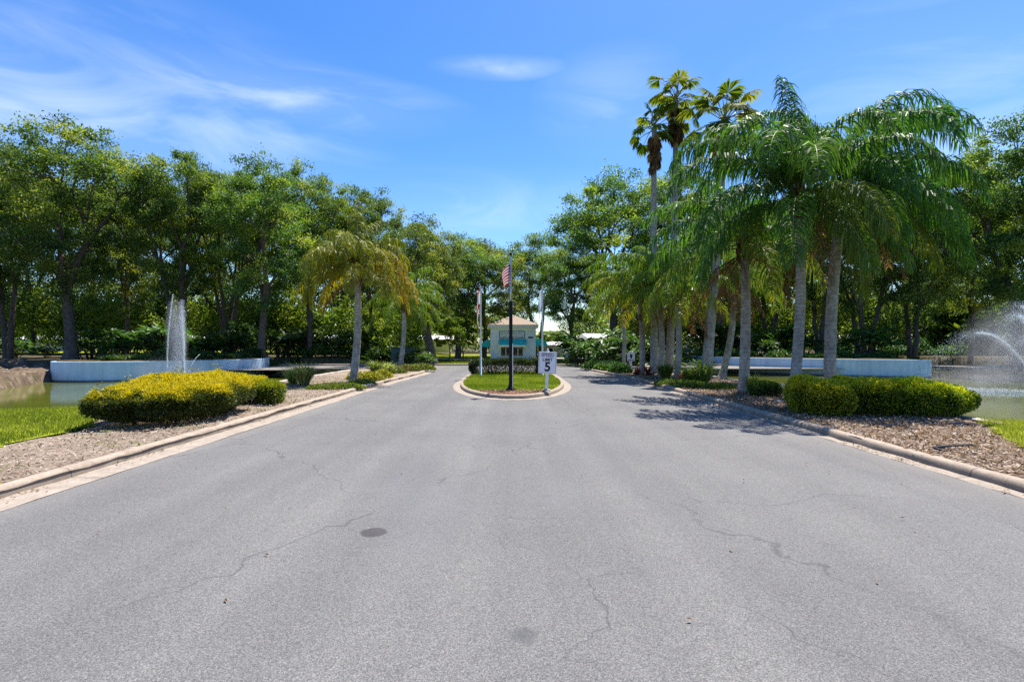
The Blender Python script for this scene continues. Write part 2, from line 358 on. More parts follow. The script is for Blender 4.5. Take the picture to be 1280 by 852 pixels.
M['bank'] = mulchmat('bank', [(.035,.025,.018), (.09,.065,.045), (.17,.125,.09), (.28,.22,.165)], 2.6)
M['lawn'] = mulchmat('lawn', [(.10,.13,.008), (.19,.23,.012), (.26,.30,.02), (.34,.35,.03)], 5)
def chipmat():
    m, nt, p = newmat('chip'); a = nd(nt, 'ShaderNodeAttribute', attribute_name='tint').outputs['Fac']
    nt.links.new(ramp(nt, a, [(0, (.045,.03,.022)), (.35, (.14,.09,.06)), (.7, (.29,.21,.15)), (1, (.46,.39,.31))]), p.inputs['Base Color'])
    p.inputs['Roughness'].default_value = .9; p.inputs['Specular IOR Level'].default_value = .1
    return m
M['chip'] = chipmat()
def wallmat():
    m, nt, p = newmat('pond_wall'); v = pos(nt)
    f = noise(nt, 1.2, 5, .6, v); c = ramp(nt, f, [(.3, (.40,.56,.72)), (.7, (.52,.66,.79))])
    mp = nd(nt, 'ShaderNodeMapping'); nt.links.new(v, mp.inputs[0]); mp.inputs['Scale'].default_value = (2.5, 2.5, .25)
    c = mixc(nt, .6, c, ramp(nt, noise(nt, 1.5, 5, .6, mp.outputs[0]), [(.3, .68), (.65, 1.14)]), 'MULTIPLY')
    z = nd(nt, 'ShaderNodeSeparateXYZ'); nt.links.new(v, z.inputs[0])
    c = mixc(nt, ramp(nt, mth(nt, 'ADD', z.outputs[2], .5), [(.06, .85), (.13, 0)]), c, (.03,.05,.05))
    nt.links.new(c, p.inputs['Base Color']); p.inputs['Roughness'].default_value = .6
    return m
M['pond_wall'] = wallmat()
def watermat():
    m, nt, p = newmat('pond_water'); v = pos(nt)
    nt.links.new(ramp(nt, noise(nt, .25, 3, .5, v), [(.3, (.07,.085,.012)), (.7, (.12,.13,.018))]), p.inputs['Base Color'])
    p.inputs['Roughness'].default_value = .06; p.inputs['IOR'].default_value = 1.33; p.inputs['Specular IOR Level'].default_value = .5
    mp = nd(nt, 'ShaderNodeMapping'); nt.links.new(v, mp.inputs[0]); mp.inputs['Scale'].default_value = (1, 1.8, 1)
    h = mth(nt, 'ADD', noise(nt, 1.8, 3, .5, mp.outputs[0]), mth(nt, 'MULTIPLY', noise(nt, 8, 3, .5, mp.outputs[0]), .3))
    bump(nt, p, h, .05, .05)
    return m
M['water'] = watermat()
def foam():
    m, nt, p = newmat('spray')
    d = nd(nt, 'ShaderNodeBsdfDiffuse'); d.inputs[0].default_value = (.9,.93,.97,1)
    t = nd(nt, 'ShaderNodeBsdfTranslucent'); t.inputs[0].default_value = (.9,.93,.97,1)
    x = nd(nt, 'ShaderNodeMixShader'); x.inputs[0].default_value = .5
    nt.links.new(d.outputs[0], x.inputs[1]); nt.links.new(t.outputs[0], x.inputs[2])
    nt.links.new(x.outputs[0], nt.nodes['Material Output'].inputs[0]); return m
M['spray'] = foam()
def mistvol(name, dens):
    m = bpy.data.materials.new(name); m.use_nodes = True; nt = m.node_tree; nt.nodes.remove(nt.nodes['Principled BSDF'])
    v = objc(nt); pv = nd(nt, 'ShaderNodeVolumePrincipled'); pv.inputs['Color'].default_value = (.93,.95,.98,1); pv.inputs['Anisotropy'].default_value = .3
    l = nd(nt, 'ShaderNodeVectorMath', operation='LENGTH'); nt.links.new(nd(nt, 'ShaderNodeTexCoord').outputs['Object'], l.inputs[0])
    fall = ramp(nt, l.outputs['Value'], [(0, 1.0), (.45, .45), (1, 0.0)]); n_ = ramp(nt, noise(nt, 3.5, 4, .6, v), [(.35, .15), (.65, 1.0)])
    nt.links.new(mth(nt, 'MULTIPLY', mth(nt, 'MULTIPLY', fall, n_), dens), pv.inputs['Density'])
    nt.links.new(pv.outputs[0], nt.nodes['Material Output'].inputs['Volume']); return m
M['mist'] = mistvol('mist', .38); M['thin_mist'] = mistvol('thin_mist', 2.2)
def mistball(parent, loc, sc, rot, m):
    bm = bmesh.new(); bmesh.ops.create_icosphere(bm, subdivisions=3, radius=1); me = bpy.data.meshes.new('mist'); bm.to_mesh(me); bm.free(); me.materials.append(m)
    o = bpy.data.objects.new('mist', me); COL.objects.link(o); o.parent = parent; o.location = loc; o.scale = sc; o.rotation_euler = rot; return o

# ------------------------------------------------------------------ terrain
WATER = -.5
pondL = [(-9.55,13.2),(-9.55,42),(-18.2,42),(-16.9,35.2),(-18.4,32.0),(-21,29.6),(-23.6,28.4),(-25.6,28.3),(-26.1,29.2),(-25.2,26.4),(-23.9,23.8),(-25,18),(-30,12.0),(-14,11.7),(-11,12.0)]
pondR = [(9.55,10.6),(11,10.0),(30,9.6),(45,20),(50,44),(30,46),(27.2,41),(26.4,32.1),(25.6,31.7),(22,33.2),(17.2,36.6),(15,40),(14.2,44),(9.55,42)]
wallLline = [(-26.9,32.2),(-26.9,30.6),(-26.4,29.3),(-25.4,28.55),(-23.6,28.35),(-21,29.3),(-18.4,31.6),(-17.0,34.6),(-17.4,36.5),(-18.8,40)]
wallRline = [(26.9,40),(26.6,34),(26.2,32.2),(25.6,31.9),(22,33.4),(17.4,36.9),(15.2,40.0),(14.4,43)]
islL = wallLline + [(-18.8,60),(-60,60),(-60,31)]
islR = wallRline[::-1] + [(14.4,60),(60,60),(60,46),(30,46)][::1]
islR = [(14.4,60)] + wallRline[::-1] + [(30,44),(60,44),(60,60)]
def height(P):
    x, y = P[..., 0], P[..., 1]
    base = .09 + 0*x
    ax = np.abs(x)
    base = base + .46*sstep(9, 15, ax)*sstep(36, 43, y)
    base = np.where((y > 32.5), base-.12*(1-sstep(8, 13, ax)), base)
    dI = np.minimum(sdist(P, islL), sdist(P, islR))
    base = np.where(dI < -.45, np.maximum(base, .56), base)
    d = np.minimum(sdist(P, pondL), sdist(P, pondR))
    # long muddy bank on the far left shore
    k = sstep(-20, -24.5, x)*sstep(20, 23, y)*(1-sstep(32, 36, y))
    base = np.where(k > 0, np.maximum(base, -.5+1.05*sstep(0, 5.5, d)*k+ (1-k)*.5), base)
    bowl = -1.3*sstep(.12, -.7, d)
    wallz = (dI > -.45) & (dI < 1.0) & (d < .75) & (x > -25.9)
    base = np.where(wallz, np.minimum(base, -.9), base)
    return np.where(d < .12, np.minimum(base, base*sstep(-.35, .12, d)+bowl), base) + .03*(vnoise(x, y, .7, 3)-.5)*sstep(8, 12, ax)

xs = np.concatenate([np.arange(-80, -36, 1.2), np.arange(-36, 36, .33), np.arange(36, 81, 1.2)]); ys = np.concatenate([np.arange(-10, 48, .33), np.arange(48, 121, 1.2)])
GX, GY = np.meshgrid(xs, ys); P = np.stack([GX, GY], -1); Z = height(P)-.05
# keep the soil under the roads and the sunk building plot
onroad = (np.abs(GX) < 5.3) & (GY < 36)
Z = np.where(onroad, -.12, Z)
cross = (GY > 30.5) & (GY < 38.3) & (np.abs(GX) < 12)
Z = np.where(cross, np.minimum(Z, -.1), Z)
g = MB(); ny, nx = GX.shape
idx = np.arange(ny*nx).reshape(ny, nx)
g.add(np.stack([GX, GY, Z], -1).reshape(-1, 3), [np.stack([idx[:-1,:-1], idx[:-1,1:], idx[1:,1:], idx[1:,:-1]], -1).reshape(-1, 4)])
x0, x1, y0, y1 = xs[0], xs[-1], ys[0], ys[-1]; B = 2500
rv = [(x0,y0,-.02),(x1,y0,-.02),(x1,y1,-.02),(x0,y1,-.02),(-B,-B,-.3),(B,-B,-.3),(B,B,-.3),(-B,B,-.3)]
g.add(rv, [(4,5,1,0),(5,6,2,1),(6,7,3,2),(7,4,0,3)])
tag(g.build('ground', M['ground'], smooth=True), kind='structure')

def sheet(name, region, bx, step, m, off=0, zfun=None, kind='structure', bumpy=0.0, seed=1):
    X0, X1, Y0, Y1 = bx
    ax = np.arange(X0, X1+step/2, step); ay = np.arange(Y0, Y1+step/2, step)
    A, Bq = np.meshgrid(ax, ay); Pq = np.stack([A, Bq], -1)
    z = (zfun(Pq) if zfun else height(Pq)) + off
    if bumpy: z = z + bumpy*(vnoise(A, Bq, 2.2, seed)+.6*vnoise(A, Bq, 6, seed+1)-.8)
    C = (Pq[:-1,:-1]+Pq[1:,1:])/2; k = region(C)
    ii = np.arange(A.size).reshape(A.shape)
    F = np.stack([ii[:-1,:-1], ii[:-1,1:], ii[1:,1:], ii[1:,:-1]], -1)[k]
    used = np.unique(F); remap = np.full(A.size, -1); remap[used] = np.arange(len(used))
    mb = MB(); mb.add(np.stack([A, Bq, z], -1).reshape(-1, 3)[used], [remap[F]])
    return tag(mb.build(name, m, smooth=True), kind=kind)

lawnL = [(-40,-4),(-7.65,-4),(-7.6,7.6),(-7.75,9.4),(-8.6,10.4),(-9.4,12.2),(-11,12.1),(-14,11.8),(-40,12.1)]
lawnR = [(7.4,-4),(40,-4),(40,9.5),(11,9.85),(9.3,10.0),(8.6,9.0),(7.5,7.5)]
leftKerb = smooth_poly([(-5.25,-4),(-5.25,2),(-5.25,8),(-5.25,14),(-5.2,20),(-4.95,25),(-4.85,28),(-5.1,30.0),(-6.2,31.2),(-8,31.6),(-13,31.8)], .25)
rightKerb = smooth_poly([(5.46,-4),(5.46,2),(5.46,8),(5.46,14),(5.42,20),(5.2,25),(4.75,29),(4.7,31),(5.2,32.4),(6.6,33.2),(9,33.5),(13,33.6)], .25)
bedL = [tuple(p) for p in leftKerb] + [(-13,34),(-9.6,33.5),(-9.25,32),(-9.18,13),(-9.1,11.6),(-8.4,10.3),(-7.65,9.3),(-7.55,7.6),(-7.6,-4)]
bedR = [tuple(p) for p in rightKerb] + [(13,35.5),(9.6,35),(9.2,33),(9.15,10.6),(9.0,9.9),(8.5,8.9),(7.45,7.4),(7.35,-4)]
sheet('left_mulch_bed', lambda C: sdist(C, bedL) < -.02, (-13.5,-4.6,-4,34.5), .11, M['sandy_mulch'], .0, bumpy=.045, seed=4)
sheet('right_mulch_bed', lambda C: sdist(C, bedR) < -.02, (4.4,13.5,-4,36), .11, M['wood_mulch'], .0, bumpy=.05, seed=9)
wob = lambda C: .12*(vnoise(C[...,0], C[...,1], 1.7, 5)-.5)+.1*(vnoise(C[...,0], C[...,1], 5, 6)-.5)
sheet('left_lawn', lambda C: (sdist(C, lawnL)+wob(C) < .06), (-24,-7.2,2,12.6), .14, M['lawn'], .012)
sheet('right_lawn', lambda C: (sdist(C, lawnR)+wob(C) < .06), (7.2,22,2,10.4), .14, M['lawn'], .012)
sheet('far_lawn', lambda C: (C[...,1] > 38.45) & (np.abs(C[...,0]) < 11+1.5*vnoise(C[...,1], C[...,0], .4)), (-14,14,38.4,80), .5, M['lawn'], .02)
sheet('lake_lawn', lambda C: (C[...,0] < -13) & (C[...,1] > 60), (-64,-12,60,84), 1.0, M['lawn'], .02)
sheet('muddy_bank', lambda C: (sdist(C, pondL) > -.35) & (sdist(C, islL) > .0) & (C[...,0] < -22.5) & (C[...,1] > 20), (-40,-22,20,32), .2, M['bank'], .0, bumpy=.42, seed=12)

# roads
def flat(name, poly, z, m, thick=None):
    bm = bmesh.new(); vs = [bm.verts.new((x, y, z)) for x, y in poly]
    f = bm.faces.new(vs)
    if f.normal.z < 0: f.normal_flip()
    bmesh.ops.triangulate(bm, faces=[f])
    bm.normal_update()
    for q in bm.faces:
        if q.normal.z < 0: q.normal_flip()
    me = bpy.data.meshes.new(name); bm.to_mesh(me); bm.free(); me.materials.append(m)
    o = bpy.data.objects.new(name, me); COL.objects.link(o); return tag(o, kind='structure')
Lk = [tuple(p+np.array([.06,0])) for p in leftKerb if p[1] < 29.5]
Rk = [tuple(p-np.array([.06,0])) for p in rightKerb if p[1] < 31]
flat('road', Lk + [(-6.2,31.25),(-8,31.66),(-40,31.8),(-40,38.3),(40,38.3),(40,33.6),(9,33.44),(6.6,33.14),(5.14,32.4)] + Rk[::-1], 0, M['asphalt'])
kp = [(.0,.004),(.012,.06),(.024,.096),(.05,.116),(.085,.124),(.15,.125),(.17,.12),(.175,.05)]
kl = MB(); sweep(kl, leftKerb, kp, jit=.004); tag(kl.build('left_kerb', M['kerb'], smooth=True), kind='structure')
kr = MB(); sweep(kr, rightKerb, [(-o, z) for o, z in kp][::-1], jit=.005); tag(kr.build('right_kerb', M['kerb'], smooth=True), kind='structure')
gl = MB(); sweep(gl, leftKerb[:-25], [(-.36,.005),(-.34,.010),(-.0,.016)], jit=.004); tag(gl.build('left_gutter', M['gutter'], smooth=True), kind='structure')
gr = MB(); sweep(gr, rightKerb[:-30], [(.0,.016),(.13,.010),(.16,.005)], jit=.006); tag(gr.build('right_gutter', M['gutter'], smooth=True), kind='structure')
# island
th = np.linspace(math.pi, 2*math.pi, 41)
med = [(2.05*math.cos(a), 21.2+6.35*math.sin(a)) for a in th] + [(2.05,y) for y in np.arange(21.6,26.6,.4)] + [(2.05*math.cos(a), 26.6+1.7*math.sin(a)) for a in np.linspace(0, math.pi, 17)[1:-1]] + [(-2.05,y) for y in np.arange(26.6,21.3,-.4)]
med = np.array(med)
km = MB(); sweep(km, med, kp, closed=True, jit=.003); tag(km.build('island_kerb', M['kerb'], smooth=True), kind='structure')
gm = MB(); sweep(gm, med, [(-.27,.005),(-.25,.010),(-.0,.016)], closed=True, jit=.003); tag(gm.build('island_gutter', M['gutter'], smooth=True), kind='structure')
medl = [tuple(p) for p in med]
flatz = lambda Pq: .105+0*Pq[...,0]
sheet('island_mulch', lambda C: (sdist(C, medl) < -.1) & (C[...,1] < 17.2), (-2.2,2.2,14.6,17.4), .07, M['red_mulch'], .0, zfun=flatz, bumpy=.03)
sheet('island_lawn', lambda C: (sdist(C, medl) < -.1) & (C[...,1] > 16.35+.25*(vnoise(C[...,0], C[...,1], 2.5)-.5)+.08*C[...,0]**2), (-2.2,2.2,15.8,28.4), .07, M['lawn'], .018, zfun=flatz)
# kerb strips of the cross street
fk = MB(); sweep(fk, smooth_poly([(-30,38.3),(-8,38.3),(8,38.3),(30,38.3)], 1), kp); tag(fk.build('far_kerb', M['kerb'], smooth=True), kind='structure')
ro = flat('far_road', [(-2.4,46.5),(-24,60),(-26,64),(-2.6,50.2)], .13, M['concrete'])
ro2 = flat('far_path', [(3,49),(14,50),(22,62),(4,56)], .13, M['concrete'])

# water and pond edges
def water(name, poly): return flat(name, poly, WATER, M['water'])
water('left_pond_water', [(-9.4,12.5),(-9.4,42.3),(-18.6,42.3),(-16.6,35.2),(-18.2,32.3),(-21,30),(-26.5,30),(-34,24),(-34,11),(-14,11)])
water('right_pond_water', [(9.4,10.0),(30,9.0),(60,9.0),(60,47),(30,47),(26.5,33),(25.5,32.6),(22,34),(17.4,37.4),(15.3,41),(14.6,45),(9.4,43)])
for nm, line, sgn in (('left_pond_edge', [(-9.35,13.4),(-9.45,19),(-9.5,26),(-9.5,34),(-9.5,41)], 1), ('right_pond_edge', [(9.3,9.6),(9.4,12),(9.45,19),(9.45,26),(9.4,34),(9.4,42)], -1)):
    mb = MB(); L = smooth_poly(line, .4)
    pr = [(-.13,-.1),(-.12,.09),(-.1,.11),(.1,.105),(.13,.085),(.14,-1.0)]
    sweep(mb, L, pr if sgn > 0 else [(-o, z) for o, z in pr][::-1], jit=.006); tag(mb.build(nm, M['concrete'], smooth=False), kind='structure')
def pondwall(line, label, flip):
    L = smooth_poly(line, .4); mb = MB()
    pr = [(0,-1.2),(0,.60),(.01,.615),(.84,.615),(.85,.6),(.85,.2)]
    if flip: pr = [(-o, z) for o, z in pr][::-1]
    sweep(mb, L, pr)
    so_ = MB(); ps = [(.22,.6),(.3,.64),(1.0,.66),(1.6,.62),(2.2,.5)]
    if flip: ps = [(-o, z) for o, z in ps][::-1]
    sweep(so_, L, ps, jit=.015); tag(so_.build('planter_soil', M['ground'], smooth=True), kind='structure')
    o = mb.build('retaining_wall', M['pond_wall'], smooth=False)
    return tag(o, label, 'wall', 'blue pond walls')
pondwall(wallLline, 'curved blue painted retaining wall of the pond on the left, behind the golden hedge', False)
pondwall(wallRline, 'curved blue painted retaining wall of the pond on the right, behind the palm trunks', True)

# ------------------------------------------------------------------ scatter: lawn blades, chips
def blades(name, pts, h, w, m, parent=None, z=None, lean=.5, r=rng):
    n = len(pts); zz = height(pts) if z is None else z+np.zeros(n)
    b = np.stack([pts[:,0], pts[:,1], zz], -1)
    a = r.uniform(0, 2*math.pi, n); H = h*r.uniform(.6, 1.25, n)
    s = np.stack([np.cos(a), np.sin(a), 0*a], -1)*w/2
    a2 = r.uniform(0, 2*math.pi, n); ln = H*lean*r.uniform(.2, 1.2, n)
    tip = b+np.stack([np.cos(a2)*ln, np.sin(a2)*ln, H], -1)
    V = np.stack([b-s, b+s, tip], 1).reshape(-1, 3)
    t = np.clip(.5+.35*(vnoise(pts[:,0], pts[:,1], .9, 2)-.5)*2+r.normal(0, .15, n), 0, 1)
    mb = MB(); mb.add(V, [np.arange(3*n).reshape(-1, 3)], np.repeat(t, 3))
    return mb.build(name, m, parent)
def rpts(n, bx, region, r=rng):
    p = np.stack([r.uniform(bx[0], bx[1], n), r.uniform(bx[2], bx[3], n)], -1); return p[region(p)]
tag(blades('left_grass', rpts(150000, (-20,-7.0,4.5,12.5), lambda C: sdist(C, lawnL)+wob(C) < .03+np.abs(np.random.default_rng(3).normal(0, .09, len(C)))*(vnoise(C[:,0], C[:,1], 3, 8) > .45)), .075, .011, M['lawn_blade']), 'short bright green grass of the lawn at the left pond shore', 'grass', kind='stuff')
tag(blades('right_grass', rpts(60000, (7.0,15,5,10.4), lambda C: sdist(C, lawnR)+wob(C) < .03+np.abs(np.random.default_rng(4).normal(0, .09, len(C)))*(vnoise(C[:,0], C[:,1], 3, 8) > .45)), .075, .011, M['lawn_blade']), 'short bright green grass of the lawn at the right pond shore', 'grass', kind='stuff')
tag(blades('island_grass', rpts(60000, (-2.1,2.1,16,27), lambda C: (sdist(C, medl) < -.12) & (C[:,1] > 16.4+.25*(vnoise(C[:,0], C[:,1], 2.5)-.5)+.08*C[:,0]**2)), .075, .014, M['lawn_blade'], z=.12), 'short green grass on the kerbed traffic island', 'grass', kind='stuff')
tag(blades('far_grass', rpts(60000, (-12,12,38.5,70), lambda C: np.abs(C[:,0]) < 12), .12, .05, M['lawn_blade']), 'sunlit grass around the small blue gatehouse', 'grass', kind='stuff')
def chips(name, pts, L, W, label, tmean=.6, z=None, r=rng):
    n = len(pts); b = np.stack([pts[:,0], pts[:,1], (height(pts) if z is None else z+np.zeros(n))+r.uniform(.0, .045, n)], -1)
    D = unit(np.stack([r.normal(size=n), r.normal(size=n), r.normal(0, .3, n)], -1)); N = unit(np.stack([r.normal(0,.35,n), r.normal(0,.35,n), np.ones(n)], -1))
    S = unit(np.cross(D, N)); l = (L*r.uniform(.4, 1.4, n))[:,None]; w = (W*r.uniform(.5, 1.4, n))[:,None]
    V = np.stack([b-D*l/2-S*w/2, b+D*l/2-S*w*.3, b+D*l/2+S*w*.3, b-D*l/2+S*w/2], 1).reshape(-1, 3)
    mb = MB(); mb.add(V, [np.arange(4*n).reshape(-1, 4)], np.repeat(np.clip(r.normal(tmean, .25, n), 0, 1), 4))
    return tag(mb.build(name, M['chip']), label, 'mulch', kind='stuff')
chips('right_wood_chips', rpts(46000, (5.5,9.6,4,24), lambda C: sdist(C, bedR) < -.2), .07, .018, 'loose brown wood chips and dry litter in the right roadside bed', .68)
chips('left_wood_chips', rpts(30000, (-9.6,-5.2,4,24), lambda C: sdist(C, bedL) < -.2), .05, .014, 'pale dry litter and chips in the left roadside bed', .72)
chips('island_wood_chips', rpts(6000, (-2,2,14.7,17), lambda C: (sdist(C, medl) < -.17) & (C[:,1] < 16.5)), .06, .016, 'red brown wood chips at the nose of the traffic island', .4, z=.115)

# ------------------------------------------------------------------ plants
def leaves(mb, C, D, N, L, W, tint, fold=.15, mat=0):
    S = unit(np.cross(D, N)); N = np.cross(S, D); n = len(C)
    L = (np.asarray(L)*np.ones(n))[:,None]; W = (np.asarray(W)*np.ones(n))[:,None]
    V = np.stack([C, C+D*L*.45+S*W*.5+N*W*fold, C+D*L, C+D*L*.45-S*W*.5+N*W*fold], 1).reshape(-1, 3)
    mb.add(V, [np.arange(4*n).reshape(-1, 4)], np.repeat(tint, 4), mat)

def make_tree(seed, H=15., Rr=5., fork=.25, crown0=.38, ntar=90, trunk_r=.32, stems=1, leaf=.2, subs=7, per=60, flat_=.55, lean=(0, 0), dome=1.0, name='tree', label=None, bark='oak_bark', leafm='oak_leaf'):
    r = np.random.default_rng(seed)
    zc = H*(crown0+1)/2; hz = H*(1-crown0)/2
    T = []
    while len(T) < ntar:
        u = unit(r.normal(size=3)); rad = r.uniform(.25, 1)**.5
        p = u*rad*np.array([Rr, Rr, hz]); p[2] += zc
        a = math.atan2(p[1], p[0]); lump = .78+.3*math.sin(a*2+seed)*.5+.25*r.uniform()
        p[:2] *= lump*(1 if p[2] > zc else .85+.15*dome)
        if p[2] < zc and r.uniform() < .5: continue
        if T and min(np.linalg.norm((p-q)*[1, 1, 1.3]) for q in T) < Rr*.17: 
            if r.uniform() < .9: continue
        p[:2] *= 1+.32*max(0., (p[2]-zc)/hz)
        p[0] += lean[0]*(p[2]/H); p[1] += lean[1]*(p[2]/H); T.append(p)
    T = np.array(T); mbw = MB(); tips = []
    def branch(p0, p1, r0, r1, d0=None):
        d = p1-p0; n = max(3, int(np.linalg.norm(d)/.5)+2); t = np.linspace(0, 1, n)[:,None]
        up = np.array([0, 0, np.linalg.norm(d)*.22]); mid = p0+d*.5+up*(.6 if d0 is None else .3)+r.normal(0, np.linalg.norm(d)*.08, 3)
        if d0 is not None: mid = .5*mid+.5*(p0+d0*np.linalg.norm(d)*.5)
        Q = (1-t)**2*p0+2*t*(1-t)*mid+t*t*p1; Q[1:-1] += r.normal(0, .03*r0/.1 if r0 > .03 else .02, (n-2, 3))*.5
        tube(mbw, Q, np.linspace(r0, r1, n), 8 if r0 > .1 else (6 if r0 > .04 else 4), cap=False)
        return unit(Q[-1]-Q[-2])
    def rec(p, S, rad, d0, depth):
        if len(S) == 1:
            branch(p, S[0], rad, .012, d0); return
        k = min(len(S), 3 if depth < 2 and len(S) > 8 else 2)
        c = S[r.choice(len(S), k, replace=False)]
        for _ in range(6):
            lab = np.argmin(((S[:,None]-c[None])**2).sum(-1), 1)
            c = np.array([S[lab == i].mean(0) if (lab == i).any() else c[i] for i in range(k)])
        for i in range(k):
            s = S[lab == i]
            if not len(s): continue
            r1 = max(.014, rad*(len(s)/len(S))**.38)
            if len(s) == 1: branch(p, s[0], r1, .012, d0); continue
            e = p+(s.mean(0)-p)*(.5 if depth < 2 else .55)
            d1 = branch(p, e, r1, r1*.86, d0); rec(e, s, r1*.86, d1, depth+1)
    if stems == 1:
        fz = H*fork; n = 8; tz = np.linspace(0, 1, n)
        b = np.stack([lean[0]*fork*tz**1.5+.12*np.sin(tz*3+seed), lean[1]*fork*tz**1.5+.1*np.cos(tz*3.3+seed)-.1*math.cos(seed), fz*tz], -1)
        b[:, 0] -= b[0, 0]; b[:, 1] -= b[0, 1]
        tube(mbw, b, trunk_r*(1.0+.55*np.exp(-tz*9))*(1-.18*tz), 10, cap=False)
        rec(b[-1], T, trunk_r*.85, np.array([0, 0, 1.]), 0)
    else:
        ang = np.arctan2(T[:,1], T[:,0]); o = np.argsort(ang); parts = np.array_split(o, stems)
        for i, pi in enumerate(parts):
            s = T[pi]; a = ang[pi].mean(); b0 = np.array([.28*math.cos(a), .28*math.sin(a), -.1])
            e = b0+(s.mean(0)-b0)*np.array([.4, .4, .5]); tr = trunk_r*.62
            d = branch(b0, e, tr*1.2, tr*.8, np.array([0, 0, 1.])); rec(e, s, tr*.8, d, 1)
    mbl = MB(); Call = []; tint = []
    for p in T:
        rc = Rr*.225*r.uniform(.7, 1.35); ct = r.normal(0, .17)
        u = unit(r.normal(size=(subs, 3))); sc = p+u*np.array([rc, rc, rc*flat_])*r.uniform(.35, 1., (subs, 1))
        for q in sc:
            m = int(per*r.uniform(.6, 1.4)); sg = rc*.25
            c = q+r.normal(0, 1, (m, 3))*np.array([sg, sg, sg*.55]); Call.append(c)
            tint.append(np.clip(.45+ct+r.normal(0, .13)+r.normal(0, .08, m), 0, 1))
    C = np.concatenate(Call); tint = np.concatenate(tint); n = len(C)
    N = unit(r.normal(0, .55, (n, 3))+np.array([0, 0, .75])); D = unit(np.cross(N, r.normal(size=(n, 3))))
    leaves(mbl, C, D, N, leaf*r.uniform(.6, 1.3, n), leaf*.55*r.uniform(.7, 1.2, n), tint)
    root = empty(name, (0, 0, 0), label, 'tree')
    mbw.build('trunk', M[bark], root, smooth=True); mbl.build('crown', M[leafm], root)
    root['_H'] = H; root['_R'] = Rr
    return root

protos = {
 'A': lambda: make_tree(11, 15, 5, .24, .25, 104, .42, 3, .2, 6, 72),
 'B': lambda: make_tree(23, 15, 5, .24, .24, 108, .36, 1, .2, 6, 72),
 'C': lambda: make_tree(37, 15, 5, .26, .2, 104, .28, 1, .2, 6, 72, .65),
 'D': lambda: make_tree(41, 15, 5, .2, .3, 90, .36, 4, .2, 6, 70),
 'E': lambda: make_tree(59, 15, 5, .26, .25, 104, .38, 2, .2, 6, 72, .5),
 'L': lambda: make_tree(67, 13, 5.2, .20, .26, 95, .5, 1, .2, 6, 75, .55, (2.2, -.5)),
 'S': lambda: make_tree(73, 6, 2.6, .25, .25, 45, .12, 1, .17, 6, 70, .7, leafm='low_leaf'),
 'T': lambda: make_tree(79, 6, 2.6, .18, .2, 45, .10, 3, .17, 6, 70, .7, leafm='low_leaf'),
}
pcache = {}
def place_tree(k, px, Y, top, hw, label, group, name='oak_tree', base=None, rz=None, x=None):
    X = XA(px, Y) if x is None else x
    zb = float(height(np.array([[X, Y]]))[0])-.08 if base is None else base
    H = ZA(top, Y)-zb
    if k not in pcache:
        pcache[k] = protos[k](); first = True; root = pcache[k]
    else: first = False; root = pcache[k]
    s = hw*Y/FPX/(root['_R']*.93); sz = H/(root['_H']*1.02)
    rz = random.uniform(0, 6.28) if rz is None else rz
    if not first: root = copy_thing(root, (X, Y, zb))
    root.location = (X, Y, zb); root.rotation_euler = (0, 0, rz); root.scale = (s, s, sz); root.name = name
    tag(root, label, 'tree', group); return root

